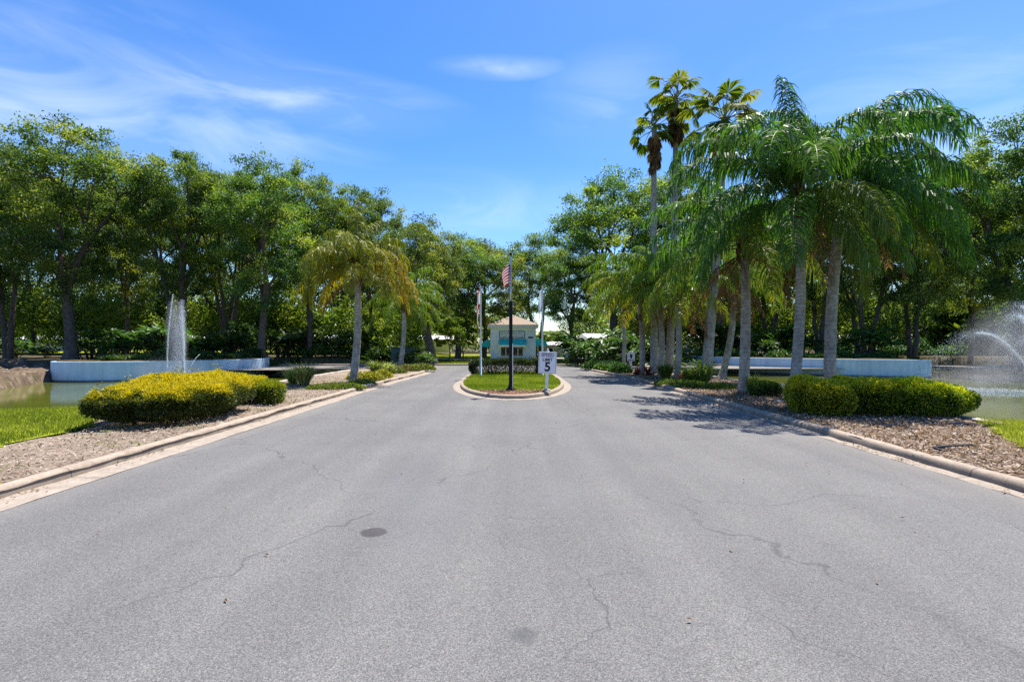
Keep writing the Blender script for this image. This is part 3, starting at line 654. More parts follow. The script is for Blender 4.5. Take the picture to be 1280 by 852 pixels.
GL = 'tall shade trees around the left pond'; GR = 'tall shade trees around the right pond'; GB = 'rear shade trees beyond the ponds'; GS = 'small sunlit trees seen beneath the tall crowns'
for a in [
 ('A', -70, 37, 168, 62, 'tall oak standing just at the left edge of the view, partly cut off', GL),
 ('E', 10, 39, 166, 56, 'tall oak on the muddy bank at the far left, with pale slender trunk', GL),
 ('B', 88, 35.5, 158, 84, 'tallest broad oak with dark trunk above the left end of the left blue wall', GL),
 ('C', 157, 45, 192, 50, 'slim tree with thin trunk left of the left fountain jet', GL),
 ('A', 222, 38.5, 188, 58, 'tall oak directly behind the left fountain jet', GL),
 ('D', 284, 43, 198, 50, 'tree of several thin leaning stems right of the left fountain jet', GL),
 ('B', 327, 37.5, 196, 62, 'oak with thick forked trunk at the right end of the left blue wall', GL),
 ('E', 387, 43, 205, 54, 'oak with dark trunk left behind the yellowish roadside palm', GL),
 ('C', 462, 47, 235, 50, 'oak with dark trunk right behind the yellowish roadside palm', GL),
 ('L', 541, 41, 268, 58, 'oak leaning over the street with long limb, left of the gatehouse', GL),
 ('C', 604, 60, 303, 62, 'oak crown rising left behind the gatehouse and the flags', GL),
 ('E', 672, 66, 288, 46, 'dark oak rising right behind the gatehouse roof', GR),
 ('B', 716, 47, 306, 44, 'low dark oak beside the street right of the white flag', GR),
 ('B', 764, 52, 214, 72, 'big broad oak crown left of the two tallest fan palms', GR),
 ('C', 838, 56, 205, 56, 'oak crown showing behind the two tallest fan palm trunks', GR),
 ('A', 905, 46, 232, 52, 'oak hidden behind the roadside queen palms on the right', GR),
 ('D', 962, 50, 238, 50, 'multi stemmed tree behind the middle of the right blue wall', GR),
 ('E', 1024, 43, 225, 50, 'oak with dark forked trunk behind the two large queen palms', GR),
 ('A', 1080, 41, 215, 55, 'oak with thick dark trunk right of the two large queen palms', GR),
 ('E', 1140, 39, 205, 58, 'oak with dark trunk above the right end of the right blue wall', GR),
 ('C', 1212, 44, 190, 52, 'oak behind the right fountain spray', GR),
 ('B', 1272, 35, 150, 78, 'tall dark oak at the right edge of the view, above the right fountain', GR),
 ('A', 1365, 34, 150, 70, 'tall oak just beyond the right edge of the view', GR),
 ('C', 40, 58, 215, 52, 'farther oak showing between the two leftmost tall oaks', GB),
 ('E', 128, 60, 225, 50, 'farther oak showing behind the left end of the left blue wall', GB),
 ('C', 196, 59, 228, 50, 'farther oak showing left behind the left fountain jet', GB),
 ('B', 262, 61, 235, 52, 'farther oak showing right behind the left fountain jet', GB),
 ('E', 352, 60, 240, 52, 'farther oak between the forked oak and the yellowish palm', GB),
 ('B', 428, 62, 252, 50, 'farther oak right behind the yellowish palm crown', GB),
 ('A', 505, 64, 276, 46, 'farther oak behind the small roadside palm left of the street', GB),
 ('B', 572, 52, 296, 48, 'farther slim tree between the leaning oak and the flags', GB),
 ('A', 940, 62, 252, 50, 'farther oak behind the right palms', GB),
 ('E', 1060, 61, 255, 50, 'farther oak between the dark trunks behind the right blue wall', GB),
 ('B', 1170, 60, 248, 52, 'farther oak left of the right fountain spray', GB),
 ('A', 1245, 58, 240, 48, 'farther oak right of the right fountain spray', GB),
]: place_tree(*a)
smalls = [
 ('S', -20, 62, 362, 40, 'small sunlit tree at the far left beneath the tall oaks'),
 ('T', 45, 66, 372, 38, 'small sunlit tree left of the tallest oak trunk'),
 ('S', 118, 58, 366, 32, 'small bright tree just right of the tallest oak trunk'),
 ('T', 190, 64, 368, 36, 'small sunlit tree left behind the left fountain'),
 ('S', 252, 66, 374, 34, 'small sunlit tree right behind the left fountain'),
 ('T', 305, 62, 372, 34, 'small sunlit tree left of the forked oak trunk'),
 ('S', 360, 64, 380, 34, 'small sunlit tree right of the forked oak trunk'),
 ('S', 561, 46, 392, 20, 'little round street tree nearest the leaning oak'),
 ('S', 578, 52, 398, 18, 'little street tree with dark trunk left of the gatehouse'),
 ('T', 687, 72, 412, 26, 'bright yellow green bush tree right of the gatehouse'),
 ('S', 815, 62, 396, 30, 'small bright tree behind the cluster of roadside palms'),
 ('S', 905, 64, 378, 34, 'small bright tree behind the leaning palms'),
 ('T', 975, 62, 376, 34, 'small bright tree behind the right blue wall, left part'),
 ('S', 1050, 60, 372, 34, 'small bright tree between the two large palm trunks and the dark oak trunk'),
 ('T', 1112, 58, 370, 34, 'small bright tree between the dark trunks above the right blue wall'),
 ('S', 1180, 52, 372, 32, 'small bright tree left of the right fountain spray'),
 ('T', 1255, 56, 366, 36, 'small bright tree behind the right fountain spray'),
]
for k, px, Y, top, hw, lb in smalls: place_tree(k, px, Y, top, hw, lb, GS, 'small_tree')

# distant wood, one mass
def far_wood():
    r = np.random.default_rng(5); n = 90000
    x = r.uniform(-150, 150, n); y = r.uniform(96, 118, n)
    px = CXP+x/y*FPX
    top = 5+5*vnoise(x, y, .07, 8)+2*vnoise(x, y, .3, 9)
    top = np.where((px > 648) & (px < 712), 2.6, top)
    z = top*r.uniform(0, 1, n)**.7
    C = np.stack([x, y, z], -1); N = unit(r.normal(0, .8, (n, 3))+[0, -.2, .6]); D = unit(np.cross(N, r.normal(size=(n, 3))))
    mb = MB(); leaves(mb, C, D, N, .75*r.uniform(.6, 1.3, n), .45, np.clip(.5+.5*(vnoise(x, y, .2, 3)-.5)+r.normal(0, .15, n), 0, 1))
    return tag(mb.build('far_woods', M['oak_leaf']), 'distant green wood closing the view behind the trees', 'wood', kind='stuff')
far_wood()
def thicket():
    r = np.random.default_rng(15); mb = MB()
    for (xa, xb, ya, yb, n, hm) in ((-75,-9,52,62,100000,6.2),(11,75,50,60,100000,6.2),(-16,-9,47,52,5000,1.6)):
        x = r.uniform(xa, xb, n); y = r.uniform(ya, yb, n); top = hm*(.35+1.0*vnoise(x, y, .3, 4)+.35*vnoise(x, y, .9, 6)); z = .4+top*r.uniform(0, 1, n)**.6
        k = vnoise(x, z*2+y, .55, 11) > .34; x, y, z = x[k], y[k], z[k]; m = len(x)
        N = unit(r.normal(0, .8, (m, 3))+[0, 0, .5]); D = unit(np.cross(N, r.normal(size=(m, 3))))
        leaves(mb, np.stack([x, y, z], -1), D, N, .34*r.uniform(.6, 1.3, m), .19, np.clip(.45+.8*(vnoise(x, y, .35, 3)-.5)+r.normal(0, .15, m), 0, 1))
    return tag(mb.build('thicket', M['low_leaf']), 'bright overgrown thicket of bushes seen beneath the tall trees', 'undergrowth', kind='stuff')
thicket()

# ---- queen palms
def frond(mbl, mbr, base, az, el0, L, droop, ll, npair, tint, r, width=.037, dead=False):
    n = 26; s = np.linspace(0, 1, n); el = np.maximum(el0-droop*s**1.55, R(-84)+.1*np.sin(s*9+az)); a = az+r.normal(0, .12)*s
    d = np.stack([np.cos(el)*np.cos(a), np.cos(el)*np.sin(a), np.sin(el)], -1)
    Pp = base+np.concatenate([[np.zeros(3)], np.cumsum(d[:-1]*L/(n-1), 0)])
    tube(mbr, Pp, np.interp(s, [0, .08, .3, 1], [.05, .03, .018, .004]), 5, tint)
    sl = np.repeat(np.linspace(.13, .995, npair), 2)+r.normal(0, .004, npair*2); sl = np.clip(sl, .1, 1); side = np.tile([-1., 1.], npair)
    m = len(sl); B = np.stack([np.interp(sl, s, Pp[:,i]) for i in range(3)], -1); T = unit(np.stack([np.interp(sl, s, d[:,i]) for i in range(3)], -1))
    az_ = np.interp(sl, s, a); S = np.stack([-np.sin(az_), np.cos(az_), 0*az_], -1)*side[:,None]; U = np.cross(S*side[:,None], T)*-1
    U = unit(np.cross(T, S*side[:,None])); U *= np.sign(U[:,2:3]+1e-6)
    b = r.uniform(-.35, .75, m)
    D = unit(S*np.cos(b)[:,None]+U*np.sin(b)[:,None]+T*(.22+.4*sl)[:,None]+r.normal(0, .08, (m, 3)))
    ln = ll*np.interp(sl, [.1, .25, .6, .9, 1], [.55, .95, 1, .65, .35])*r.uniform(.85, 1.1, m)
    K = 5; pts = [B]; dd = D; gl = (1.15 if not dead else .9)
    for k in range(K-1):
        pts.append(pts[-1]+dd*(ln/(K-1))[:,None]); dd = unit(dd+np.array([0, 0, -1.])*(gl*r.uniform(.6, 1.25, m))[:,None])
    W = unit(np.cross(D, unit(T+r.normal(0, .5, (m, 3))+U*.3))); W = unit(np.cross(W, D)) if False else unit(T*.8+r.normal(0, .45, (m, 3)))
    hw = width*.5*r.uniform(.8, 1.2, m)[:,None]
    prof = [.55, 1.0, .9, .65]
    rows = []
    for k in range(K-1): rows += [pts[k]-W*hw*prof[k], pts[k]+W*hw*prof[k]]
    rows.append(pts[-1]); V = np.stack(rows, 1); nv = V.shape[1]; o = np.arange(m)[:,None]*nv
    q = np.concatenate([o+np.array([2*k, 2*k+1, 2*k+3, 2*k+2])[None] for k in range(K-2)]); t3 = o+np.array([nv-3, nv-2, nv-1])[None]
    tt = np.clip(tint+r.normal(0, .08, m), 0, 1)
    mbl.add(V.reshape(-1, 3), [q, t3], np.repeat(tt, nv))

def trunk_line(base, top, n=28, bow=.15, r=None):
    base = np.array(base, float); top = np.array(top, float); t = np.linspace(0, 1, n)[:,None]
    L = base+(top-base)*t; L[:, 0] += bow*np.sin(t[:,0]*math.pi); return L
def queen_palm(base, crown, rad, L, nf, label, leafm='queen_leaf', seed=1, fronds=(), dead=3, ll=.85, droop=(60, 120), yellow=.1, bow=.1, npair=74, elmax=84, elmin=-8):
    r = np.random.default_rng(seed); root = empty('queen_palm', base, label, 'palm tree', 'queen palms along the street')
    b0 = np.array(base, float); c = np.array(crown, float)-b0; Tl = trunk_line((0, 0, -.1), c-np.array([0, 0, .45]), 60, bow)
    rr = rad*np.interp(np.linspace(0, 1, 60), [0, .04, .12, .6, 1], [1.45, 1.2, 1.05, .95, .82])*(1+.035*np.where(np.arange(60) % 3 == 0, 1, -.3))
    mt = MB(); tube(mt, Tl, rr, 12); mt.build('trunk', M['palm_bark'], root, smooth=True)
    mbt = MB()   # old leaf bases wrapped round the trunk top
    for i in range(16):
        a = i*2.4; z0 = -.75+.045*i; p0 = c+np.array([math.cos(a)*rad*.75, math.sin(a)*rad*.75, z0]); p1 = p0+np.array([math.cos(a)*.16, math.sin(a)*.16, .5]); 
        tube(mbt, [p0, (p0+p1)/2+np.array([math.cos(a), math.sin(a), 0])*.02, p1], [.07, .05, .02], 6)
    tube(mbt, [c+[0, 0, -.6], c+[0, 0, -.1], c+[0, 0, .45]], [rad*.85, rad*.9, rad*.3], 10)
    mbt.build('leaf_base', M['boot'], root, smooth=True)
    ml, mr = MB(), MB()
    for i in range(nf):
        f = (i+.5)/nf; az = i*2.39996+r.normal(0, .15); el = R(elmax-(elmax-elmin)*f**.9)+r.normal(0, .08); dr = R(droop[0]+(droop[1]-droop[0])*math.sin(f*math.pi)**.7)
        tnt = .25+.3*f+r.normal(0, .06)+(yellow*2.2 if f > .72 else yellow*r.uniform(0, 1))
        frond(ml, mr, c+np.array([0, 0, .1-.35*f]), az, el, L*r.uniform(.85, 1.08), dr, ll*r.uniform(.9, 1.1), npair, tnt, r)
    for az, el, l, dr, tn in fronds: frond(ml, mr, c+np.array([0, 0, .05]), R(az), R(el), l, R(dr), ll, npair, tn, r)
    ml.build('crown', M[leafm], root); mr.build('midrib', M['rachis'], root, smooth=True)
    if dead:
        md, mx = MB(), MB()
        for i in range(dead):
            frond(md, md, c+np.array([0, 0, -.45]), r.uniform(0, 6.28), R(r.uniform(-45, -15)), L*r.uniform(.6, .85), R(r.uniform(40, 65)), ll*.6, 40, .4+r.normal(0, .1), r, dead=True)
        md.build('dead_frond', M['dead_leaf'], root)
    return root

def P3(px, Y, py=None, z=None): return (XA(px, Y), Y, ZA(py, Y) if z is None else z)
# left of the street
queen_palm(P3(441, 20.6, z=.05), P3(447, 20.6, 334), .15, 2.7, 6, 'yellowish drooping queen palm with grey trunk beside the left kerb', 'yellow_queen_leaf', 3, fronds=[(170,52,3.9,290,.5),(184,66,3.8,300,.3),(202,44,3.8,280,.45),(0,56,4.0,290,.55),(348,40,3.9,270,.85),(16,68,3.7,300,.35),(322,46,3.6,280,.6),(178,34,3.6,260,.65),(6,30,3.7,260,.8),(225,60,3.6,300,.4),(300,62,3.5,300,.45),(265,58,2.8,125,.4),(115,88,2.9,30,.4),(60,80,2.8,70,.35),(150,74,2.9,105,.4),(230,34,3.0,118,.5),(178,6,3.2,92,.6),(355,2,3.2,90,.9),(200,-12,2.7,68,.6),(330,-10,2.8,72,.7),(275,0,2.6,85,.5),(160,-18,2.7,64,.75),(10,-14,2.7,68,.95)], dead=1, droop=(75,125), yellow=.05, ll=.66, npair=84)
queen_palm(P3(500, 34.5, z=.05), P3(505, 34.5, 378), .16, 3.2, 20, 'smaller queen palm farther along the left kerb, left of the leaning oak', 'green_queen_leaf', 4, fronds=[(0,45,3.4,125,.55),(350,60,3.4,120,.3)], dead=0, droop=(70,120), yellow=.0, npair=54)
# right of the street
queen_palm(P3(991, 13.9, z=.08), P3(1000, 13.9, 250), .13, 3.9, 3, 'large dark green queen palm with upright top frond, trunk left of the round golden shrub', 'queen_leaf', 5,
  fronds=[(110,89,3.7,25,.25),(75,82,3.4,60,.4),(176,60,4.5,130,.2),(190,40,4.5,112,.15),(164,74,4.7,140,.42),(272,4,3.8,88,.66),(250,36,4.0,122,.5),(232,50,4.2,135,.2),(308,50,3.9,140,.35),(212,64,4.3,140,.4),(200,12,4.3,96,.2),(20,70,3.8,140,.25),(135,60,3.9,140,.2),(290,74,3.5,140,.45),(274,-22,3.5,58,.6),(236,-8,3.9,78,.4),(186,-10,4.0,78,.25),(318,-20,3.3,58,.55)], dead=2, ll=.9, npair=135, droop=(95,130), elmax=40, elmin=-25)
queen_palm(P3(1037, 14.6, z=.08), P3(1052, 14.6, 236), .148, 3.9, 2, 'large dark green queen palm with fronds arching right, thick trunk behind the golden shrubs', 'queen_leaf', 6,
  fronds=[(0,82,5.2,138,.25),(20,78,4.6,128,.4),(354,62,4.3,122,.2),(6,44,4.2,110,.3),(332,70,4.2,140,.42),(285,58,3.9,140,.25),(318,26,3.7,112,.45),(85,82,3.6,100,.3),(150,84,3.8,100,.45),(262,18,3.7,102,.2),(300,-4,3.4,75,.5),(346,8,3.6,85,.35),(40,62,3.8,130,.25),(180,66,3.4,130,.35),(268,-16,3.5,62,.5),(332,-14,3.9,68,.3),(350,-24,3.5,52,.75)], dead=3, ll=.9, npair=135, bow=-.1, droop=(95,130), elmax=40, elmin=-25)
queen_palm(P3(929, 16.2, z=.08), P3(931, 16.2, 300), .15, 3.6, 18, 'queen palm with pale grey trunk and yellow crown base, left of the two large palms', 'queen_leaf', 8, fronds=[(185,30,3.7,105,.3),(170,50,3.8,110,.4),(250,20,3.3,100,.7)], dead=4, ll=.8, yellow=.08, bow=.05)
queen_palm(P3(846, 23.2, z=.08), P3(846, 23.2, 366), .14, 2.9, 16, 'slim queen palm with brown bulging trunk top, right of the palm cluster', 'green_queen_leaf', 9, dead=4, npair=60, droop=(70,125))
queen_palm(P3(826, 25.5, z=.08), P3(823, 25.5, 352), .15, 3.1, 20, 'queen palm in the middle of the cluster left of the fan palms', 'green_queen_leaf', 10, dead=2, npair=60, yellow=0, fronds=[(180,55,3.4,110,.3),(60,70,3,80,.3)])
queen_palm(P3(802, 26.6, z=.08), P3(799, 26.6, 362), .15, 3.2, 20, 'queen palm at the left of the cluster, right of the small white sign', 'green_queen_leaf', 12, fronds=[(180,40,3.6,110,.55),(170,60,3.6,115,.3),(200,30,3.5,105,.8)], dead=2, npair=60)
queen_palm(P3(779, 33, z=.08), P3(778, 33, 372), .12, 2.8, 18, 'thin queen palm farther along the right kerb, left of the small white sign', 'green_queen_leaf', 13, dead=0, npair=50, yellow=0)
queen_palm(P3(962, 22.5, z=.08) if False else P3(902, 24.5, z=.05), P3(917, 24.5, 340), .15, 3.0, 14, 'leaning queen palm hung with brown dead fronds behind the pale grey palm trunk', 'queen_leaf', 14, dead=9, npair=56, bow=.2)

# ---- tall fan palms
def fan_palm(base, crown, rad, label, seed, nl=30, size=.75, trunkm='palm_bark'):
    r = np.random.default_rng(seed); root = empty('fan_palm', base, label, 'palm tree', 'tall fan palms above the queen palms')
    c = np.array(crown, float)-np.array(base, float); Tl = trunk_line((0, 0, -.1), c, 50, r.uniform(-.15, .15))
    mt = MB(); tube(mt, Tl, rad*np.interp(np.linspace(0, 1, 50), [0, .05, .2, 1], [1.5, 1.2, 1, .72])*(1+.03*(np.arange(50) % 2)), 10); mt.build('trunk', M[trunkm], root, smooth=True)
    ml, mp, md = MB(), MB(), MB()
    def fan(mbx, az, el, pl, sz, tn, dead=False):
        d = np.array([math.cos(el)*math.cos(az), math.cos(el)*math.sin(az), math.sin(el)]); sag = np.array([0, 0, -1.])
        p0 = c+np.array([0, 0, r.uniform(-.15, .2)]); p1 = p0+d*pl*.55; d2 = unit(d+sag*.35); p2 = p1+d2*pl*.45
        if pl > .3: tube(mp, [p0, p1, p2], [.03, .02, .012], 4)
        n = 26; S = unit(np.cross(d2, [0, 0, 1.])); th_ = np.linspace(-2.0, 2.0, n)
        fwd = unit(d2+sag*.45); 
        D = np.cos(th_)[:,None]*fwd+np.sin(th_)[:,None]*S; D = unit(D+sag*(.10+.25*np.abs(np.sin(th_)))[:,None]+r.normal(0, .05, (n, 3)))
        Nn = np.cross(S, fwd)*np.ones((n, 1)); ln = sz*(.8+.2*np.cos(th_))*r.uniform(.85, 1.1, n)
        C0 = p2*np.ones((n, 1)); mid = C0+D*(ln*.62)[:,None]; tipd = unit(D+sag*(.7 if not dead else 1.3))
        W = unit(np.cross(D, Nn)); hw = (sz*.075)
        Nz = Nn*.02
        V = np.stack([C0, mid-W*hw, mid+tipd*(ln*.42)[:,None], mid+W*hw], 1)
        V[:,1] += Nz; mbx.add(V.reshape(-1, 3), [np.arange(4*n).reshape(-1, 4)], np.repeat(np.clip(tn+r.normal(0, .1, n), 0, 1), 4))
    for i in range(nl):
        f = (i+.5)/nl; fan(ml, i*2.39996+r.normal(0, .2), R(82-118*f)+r.normal(0, .1), r.uniform(.7, 1.35)*size*1.55, size*r.uniform(.85, 1.1), .3+.5*r.uniform())
    for i in range(26):
        z = r.uniform(-1.7, -.2); a = r.uniform(0, 6.28); cc = c.copy(); c2 = cc+np.array([0, 0, z]); old = c; c = c2
        fan(md, a, R(-62), .25, size*.95, r.uniform(.1, .8), True); c = old
    ml.build('crown', M['fan_leaf'], root); mp.build('petiole', M['rachis'], root, smooth=True); md.build('dead_skirt', M['dead_leaf'], root)
    return root
fan_palm(P3(836, 26.6, z=.08), P3(845, 26.6, 126), .17, 'tallest fan palm with brown skirt of dead leaves', 21, 22, .70)
fan_palm(P3(818, 26.2, z=.08), P3(818, 26.2, 160), .17, 'left fan palm, slightly lower than the tallest one beside it', 22, 20, .62)
fan_palm(P3(882, 22.6, z=.08), P3(906, 22.6, 150), .2, 'fan palm with wide open crown right of the tallest pair', 23, 23, .82)

# ---- trimmed shrubs
def bush(name, loc, a, b, h, n, leafm, label, cat, seed=1, rz=0, leaf=(.05, .022), under=.7, slope=(0, 0), lumps=.08, top_t=.9, side_t=.3, group=None, expo=2.8, tnoise=.16, round_=.25):
    r = np.random.default_rng(seed); root = empty(name, loc, label, cat, group); root.rotation_euler = (0, 0, rz)
    def surf(th, t):   # t 0..1 side, 1..2 top
        cs, sn = np.cos(th), np.sin(th); rr = (np.abs(cs)**expo+np.abs(sn)**expo)**(-1/expo)
        lu = 1+lumps*(np.sin(th*3+seed)+.7*np.sin(th*7+seed*2)+.5*np.sin(th*13+seed*3))
        ts = np.clip(t, 0, 1); k = under+(1-under)*sstep(0, .5, ts)-.10*sstep(.8, 1, ts)
        k = np.where(t > 1, .9*np.sqrt(np.clip(2-t, 0, 1)), k)
        x = a*cs*rr*lu*k; y = b*sn*rr*lu*k
        hh = h*(1+slope[0]*x/a+slope[1]*y/b)*(1+.10*(vnoise(x, y, 2.6, seed)-.5)*2+.05*(vnoise(x, y, 7, seed+1)-.5)*2)
        z = np.where(t > 1, hh*(1-round_*.5*(x*x/a/a+y*y/b/b)**1.5), hh*ts*(1-round_*.5*.8)); return np.stack([x, y, z], -1)
    th = r.uniform(0, 2*math.pi, n); t = np.where(r.uniform(0, 1, n) < .5, r.uniform(.08, 1, n), r.uniform(1, 2, n))
    e = 1e-3; Pq = surf(th, t); N = unit(np.cross(surf(th+e, t)-Pq, surf(th, np.clip(t+e, 0, 2))-Pq)); N *= np.sign((N*(Pq-[0, 0, h*.4])).sum(-1, keepdims=True)+1e-9)
    dep = np.abs(r.normal(0, .055, n))+np.where(r.uniform(0, 1, n) < .3, r.uniform(0, .22, n), 0)
    C = Pq-N*dep[:,None]+r.normal(0, .012, (n, 3)); C[:,2] = np.maximum(C[:,2], .03)
    D = unit(N*.9+r.normal(0, .6, (n, 3))+[0, 0, .35]); NN = unit(r.normal(size=(n, 3)))
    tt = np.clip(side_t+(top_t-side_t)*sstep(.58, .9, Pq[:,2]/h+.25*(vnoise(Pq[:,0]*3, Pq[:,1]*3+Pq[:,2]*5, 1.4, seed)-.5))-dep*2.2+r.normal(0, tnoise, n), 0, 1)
    mb = MB(); leaves(mb, C, D, NN, leaf[0]*r.uniform(.6, 1.3, n), leaf[1]*r.uniform(.7, 1.3, n), tt)
    mb.build('foliage', M[leafm], root)
    ms = MB()
    for i in range(int(14+10*a*b)):
        q = r.uniform(-.55, .55, 2)*[a, b]; top = q*1.4+r.normal(0, .08, 2); zt = h*.75
        tube(ms, [(q[0], q[1], -.05), ((q[0]+top[0])/2+r.normal(0, .03), (q[1]+top[1])/2, zt*.5), (top[0], top[1], zt)], [.022, .016, .008], 5)
    ms.build('stem', M['stem'], root, smooth=True)
    return root
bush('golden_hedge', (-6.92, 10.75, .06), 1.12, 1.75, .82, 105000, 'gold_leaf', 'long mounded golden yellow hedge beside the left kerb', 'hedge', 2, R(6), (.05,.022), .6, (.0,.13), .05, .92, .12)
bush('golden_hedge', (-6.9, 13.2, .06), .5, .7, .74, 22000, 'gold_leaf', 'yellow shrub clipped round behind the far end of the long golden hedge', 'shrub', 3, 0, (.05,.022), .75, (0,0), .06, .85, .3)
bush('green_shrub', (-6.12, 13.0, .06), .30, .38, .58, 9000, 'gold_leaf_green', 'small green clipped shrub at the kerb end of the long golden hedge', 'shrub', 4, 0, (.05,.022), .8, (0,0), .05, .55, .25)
GG = 'golden shrubs in the right bed'
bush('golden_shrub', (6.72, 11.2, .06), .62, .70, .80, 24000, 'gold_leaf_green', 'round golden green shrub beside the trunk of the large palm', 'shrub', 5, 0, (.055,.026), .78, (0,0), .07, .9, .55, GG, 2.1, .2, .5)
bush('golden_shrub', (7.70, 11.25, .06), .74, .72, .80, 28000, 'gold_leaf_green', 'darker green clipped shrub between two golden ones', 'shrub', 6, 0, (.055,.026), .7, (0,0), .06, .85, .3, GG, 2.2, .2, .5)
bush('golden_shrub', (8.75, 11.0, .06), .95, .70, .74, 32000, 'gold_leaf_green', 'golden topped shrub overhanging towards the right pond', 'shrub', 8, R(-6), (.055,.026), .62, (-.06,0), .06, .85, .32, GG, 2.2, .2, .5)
bush('green_shrub', (XA(955, 14.9), 14.9, .06), .42, .38, .42, 9000, 'cover_leaf', 'low dark green shrub between the pale palm trunk and the large palm', 'shrub', 9, 0, (.05,.025), .8, (0,0), .08, .35, .1, None)
bush('dark_hedge', (-.28, 25.0, .1), 1.75, .48, .74, 26000, 'dark_hedge_leaf', 'low dark clipped hedge across the traffic island behind the flag poles', 'hedge', 10, 0, (.065,.03), .92, (0,0), .02, .75, .2, None, 5, .15, .1)

# ---- big leaved understorey
def make_big_shrub(seed, name='leafy_shrub', leafm='shrub_leaf', n=420, Rr=1.2, H=1.5, leaf=.42):
    r = np.random.default_rng(seed); root = empty(name, (0, 0, 0), None, 'shrub'); mb, ms = MB(), MB()
    ns = 12; cen = []
    for i in range(ns):
        a = r.uniform(0, 6.28); q = r.uniform(.1, .75)*Rr; e = np.array([q*math.cos(a), q*math.sin(a), H*r.uniform(.35, .85)]); cen.append(e)
        tube(ms, [(e[0]*.3, e[1]*.3, -.05), e*[.6, .6, .6], e], [.03, .02, .012], 5)
    cen = np.array(cen); k = r.integers(0, ns, n); az = r.uniform(0, 6.28, n); el = r.uniform(-.2, 1.2, n)
    D = np.stack([np.cos(el)*np.cos(az), np.cos(el)*np.sin(az), np.sin(el)], -1); C = cen[k]+D*r.uniform(.05, .38, n)[:,None]*Rr*.6
    D2 = unit(D+[0, 0, -.55]); N = unit(D*.4+[0, 0, 1]+r.normal(0, .3, (n, 3)))
    leaves(mb, C, D2, N, leaf*r.uniform(.6, 1.25, n), leaf*.42*r.uniform(.7, 1.2, n), np.clip(r.normal(.45, .2, n), 0, 1), .1)
    mb.build('foliage', M[leafm], root); ms.build('stem', M['stem'], root, smooth=True); return root
bs = [make_big_shrub(31), make_big_shrub(32, n=520, leaf=.34), make_big_shrub(33, n=700, leaf=.26)]
used = [False]*3
def big(px, Y, hpx, label, i, sx=1.0, group=None, z=None, name='leafy_shrub'):
    X = XA(px, Y); zb = float(height(np.array([[X, Y]]))[0])-.05 if z is None else z
    s = hpx*random.uniform(.85, 1.6)*Y/FPX/1.6; Y = Y+random.uniform(-.8, 2.5); X = XA(px+random.uniform(-6, 6), Y); o = bs[i] if not used[i] else copy_thing(bs[i], (0, 0, 0)); used[i] = True
    o.location = (X, Y, zb); o.rotation_euler = (0, 0, random.uniform(0, 6.28)); o.scale = (s*sx, s*sx, s); o.name = name
    return tag(o, label, 'shrub', group)
GU = 'dark understorey shrubs behind the left pond'; GV = 'dark understorey shrubs behind the right pond'
dl = [(22,41,22,'on the muddy bank at the far left'),(55,40,18,'right of the slender oak on the muddy bank'),(112,37,28,'right beside the tallest oak trunk'),(140,36,20,'low, above the left part of the left blue wall'),(168,40,34,'below the slim tree left of the fountain'),(192,37,26,'just left of the left fountain jet'),(214,42,36,'directly behind the left fountain jet'),(240,37.5,34,'just right of the left fountain jet'),(262,39,40,'broad and dark, right of the left fountain'),(288,38,36,'above the right part of the left blue wall'),(310,40,34,'left of the forked oak trunk'),(345,42,30,'right of the forked oak trunk'),(368,43.5,32,'at the far pond shore left of the yellowish palm'),(392,44,30,'beneath the oak left behind the yellowish palm'),(416,43.5,32,'just left of the yellowish palm trunk'),(450,43,32,'just right of the yellowish palm trunk'),(470,41,30,'left of the dark utility cabinet'),(520,37,26,'right of the smaller palm on the left'),(534,36,22,'at the foot of the leaning oak')]
for j, (px, Y, hp, t) in enumerate(dl): big(px, Y, hp, 'dark green shrub '+t, j % 3, 1.15, GU)
dr = [(735,38,34,'at the bend of the street on the right'),(752,37,30,'between the street bend and the thin palm'),(722,44,28,'in front of the low dark oak'),(768,36,40,'left of the small white sign'),(790,38,44,'behind the small white sign'),(815,38,40,'behind the palm cluster'),(840,39,38,'behind the tallest fan palm trunk'),(866,40,36,'behind the slim brown topped palm'),(892,43,34,'left end of the right blue wall'),(915,42,30,'left of the pale grey palm trunk'),(945,41,32,'right of the pale grey palm trunk'),(972,40,30,'left of the upright palm trunk'),(1005,39,32,'between the two large palm trunks'),(1050,38,30,'right of the thick palm trunk'),(1085,37,28,'below the thick dark oak trunk'),(1118,36,26,'above the right part of the right blue wall'),(1150,36,24,'at the right end of the right blue wall'),(1195,50,36,'left beneath the right fountain spray'),(1230,50,40,'behind the right fountain spray'),(1268,50,40,'at the far shore by the right edge of the view')]
for j, (px, Y, hp, t) in enumerate(dr): big(px, Y, hp, 'dark green shrub '+t, (j+1) % 3, 1.15, GV)
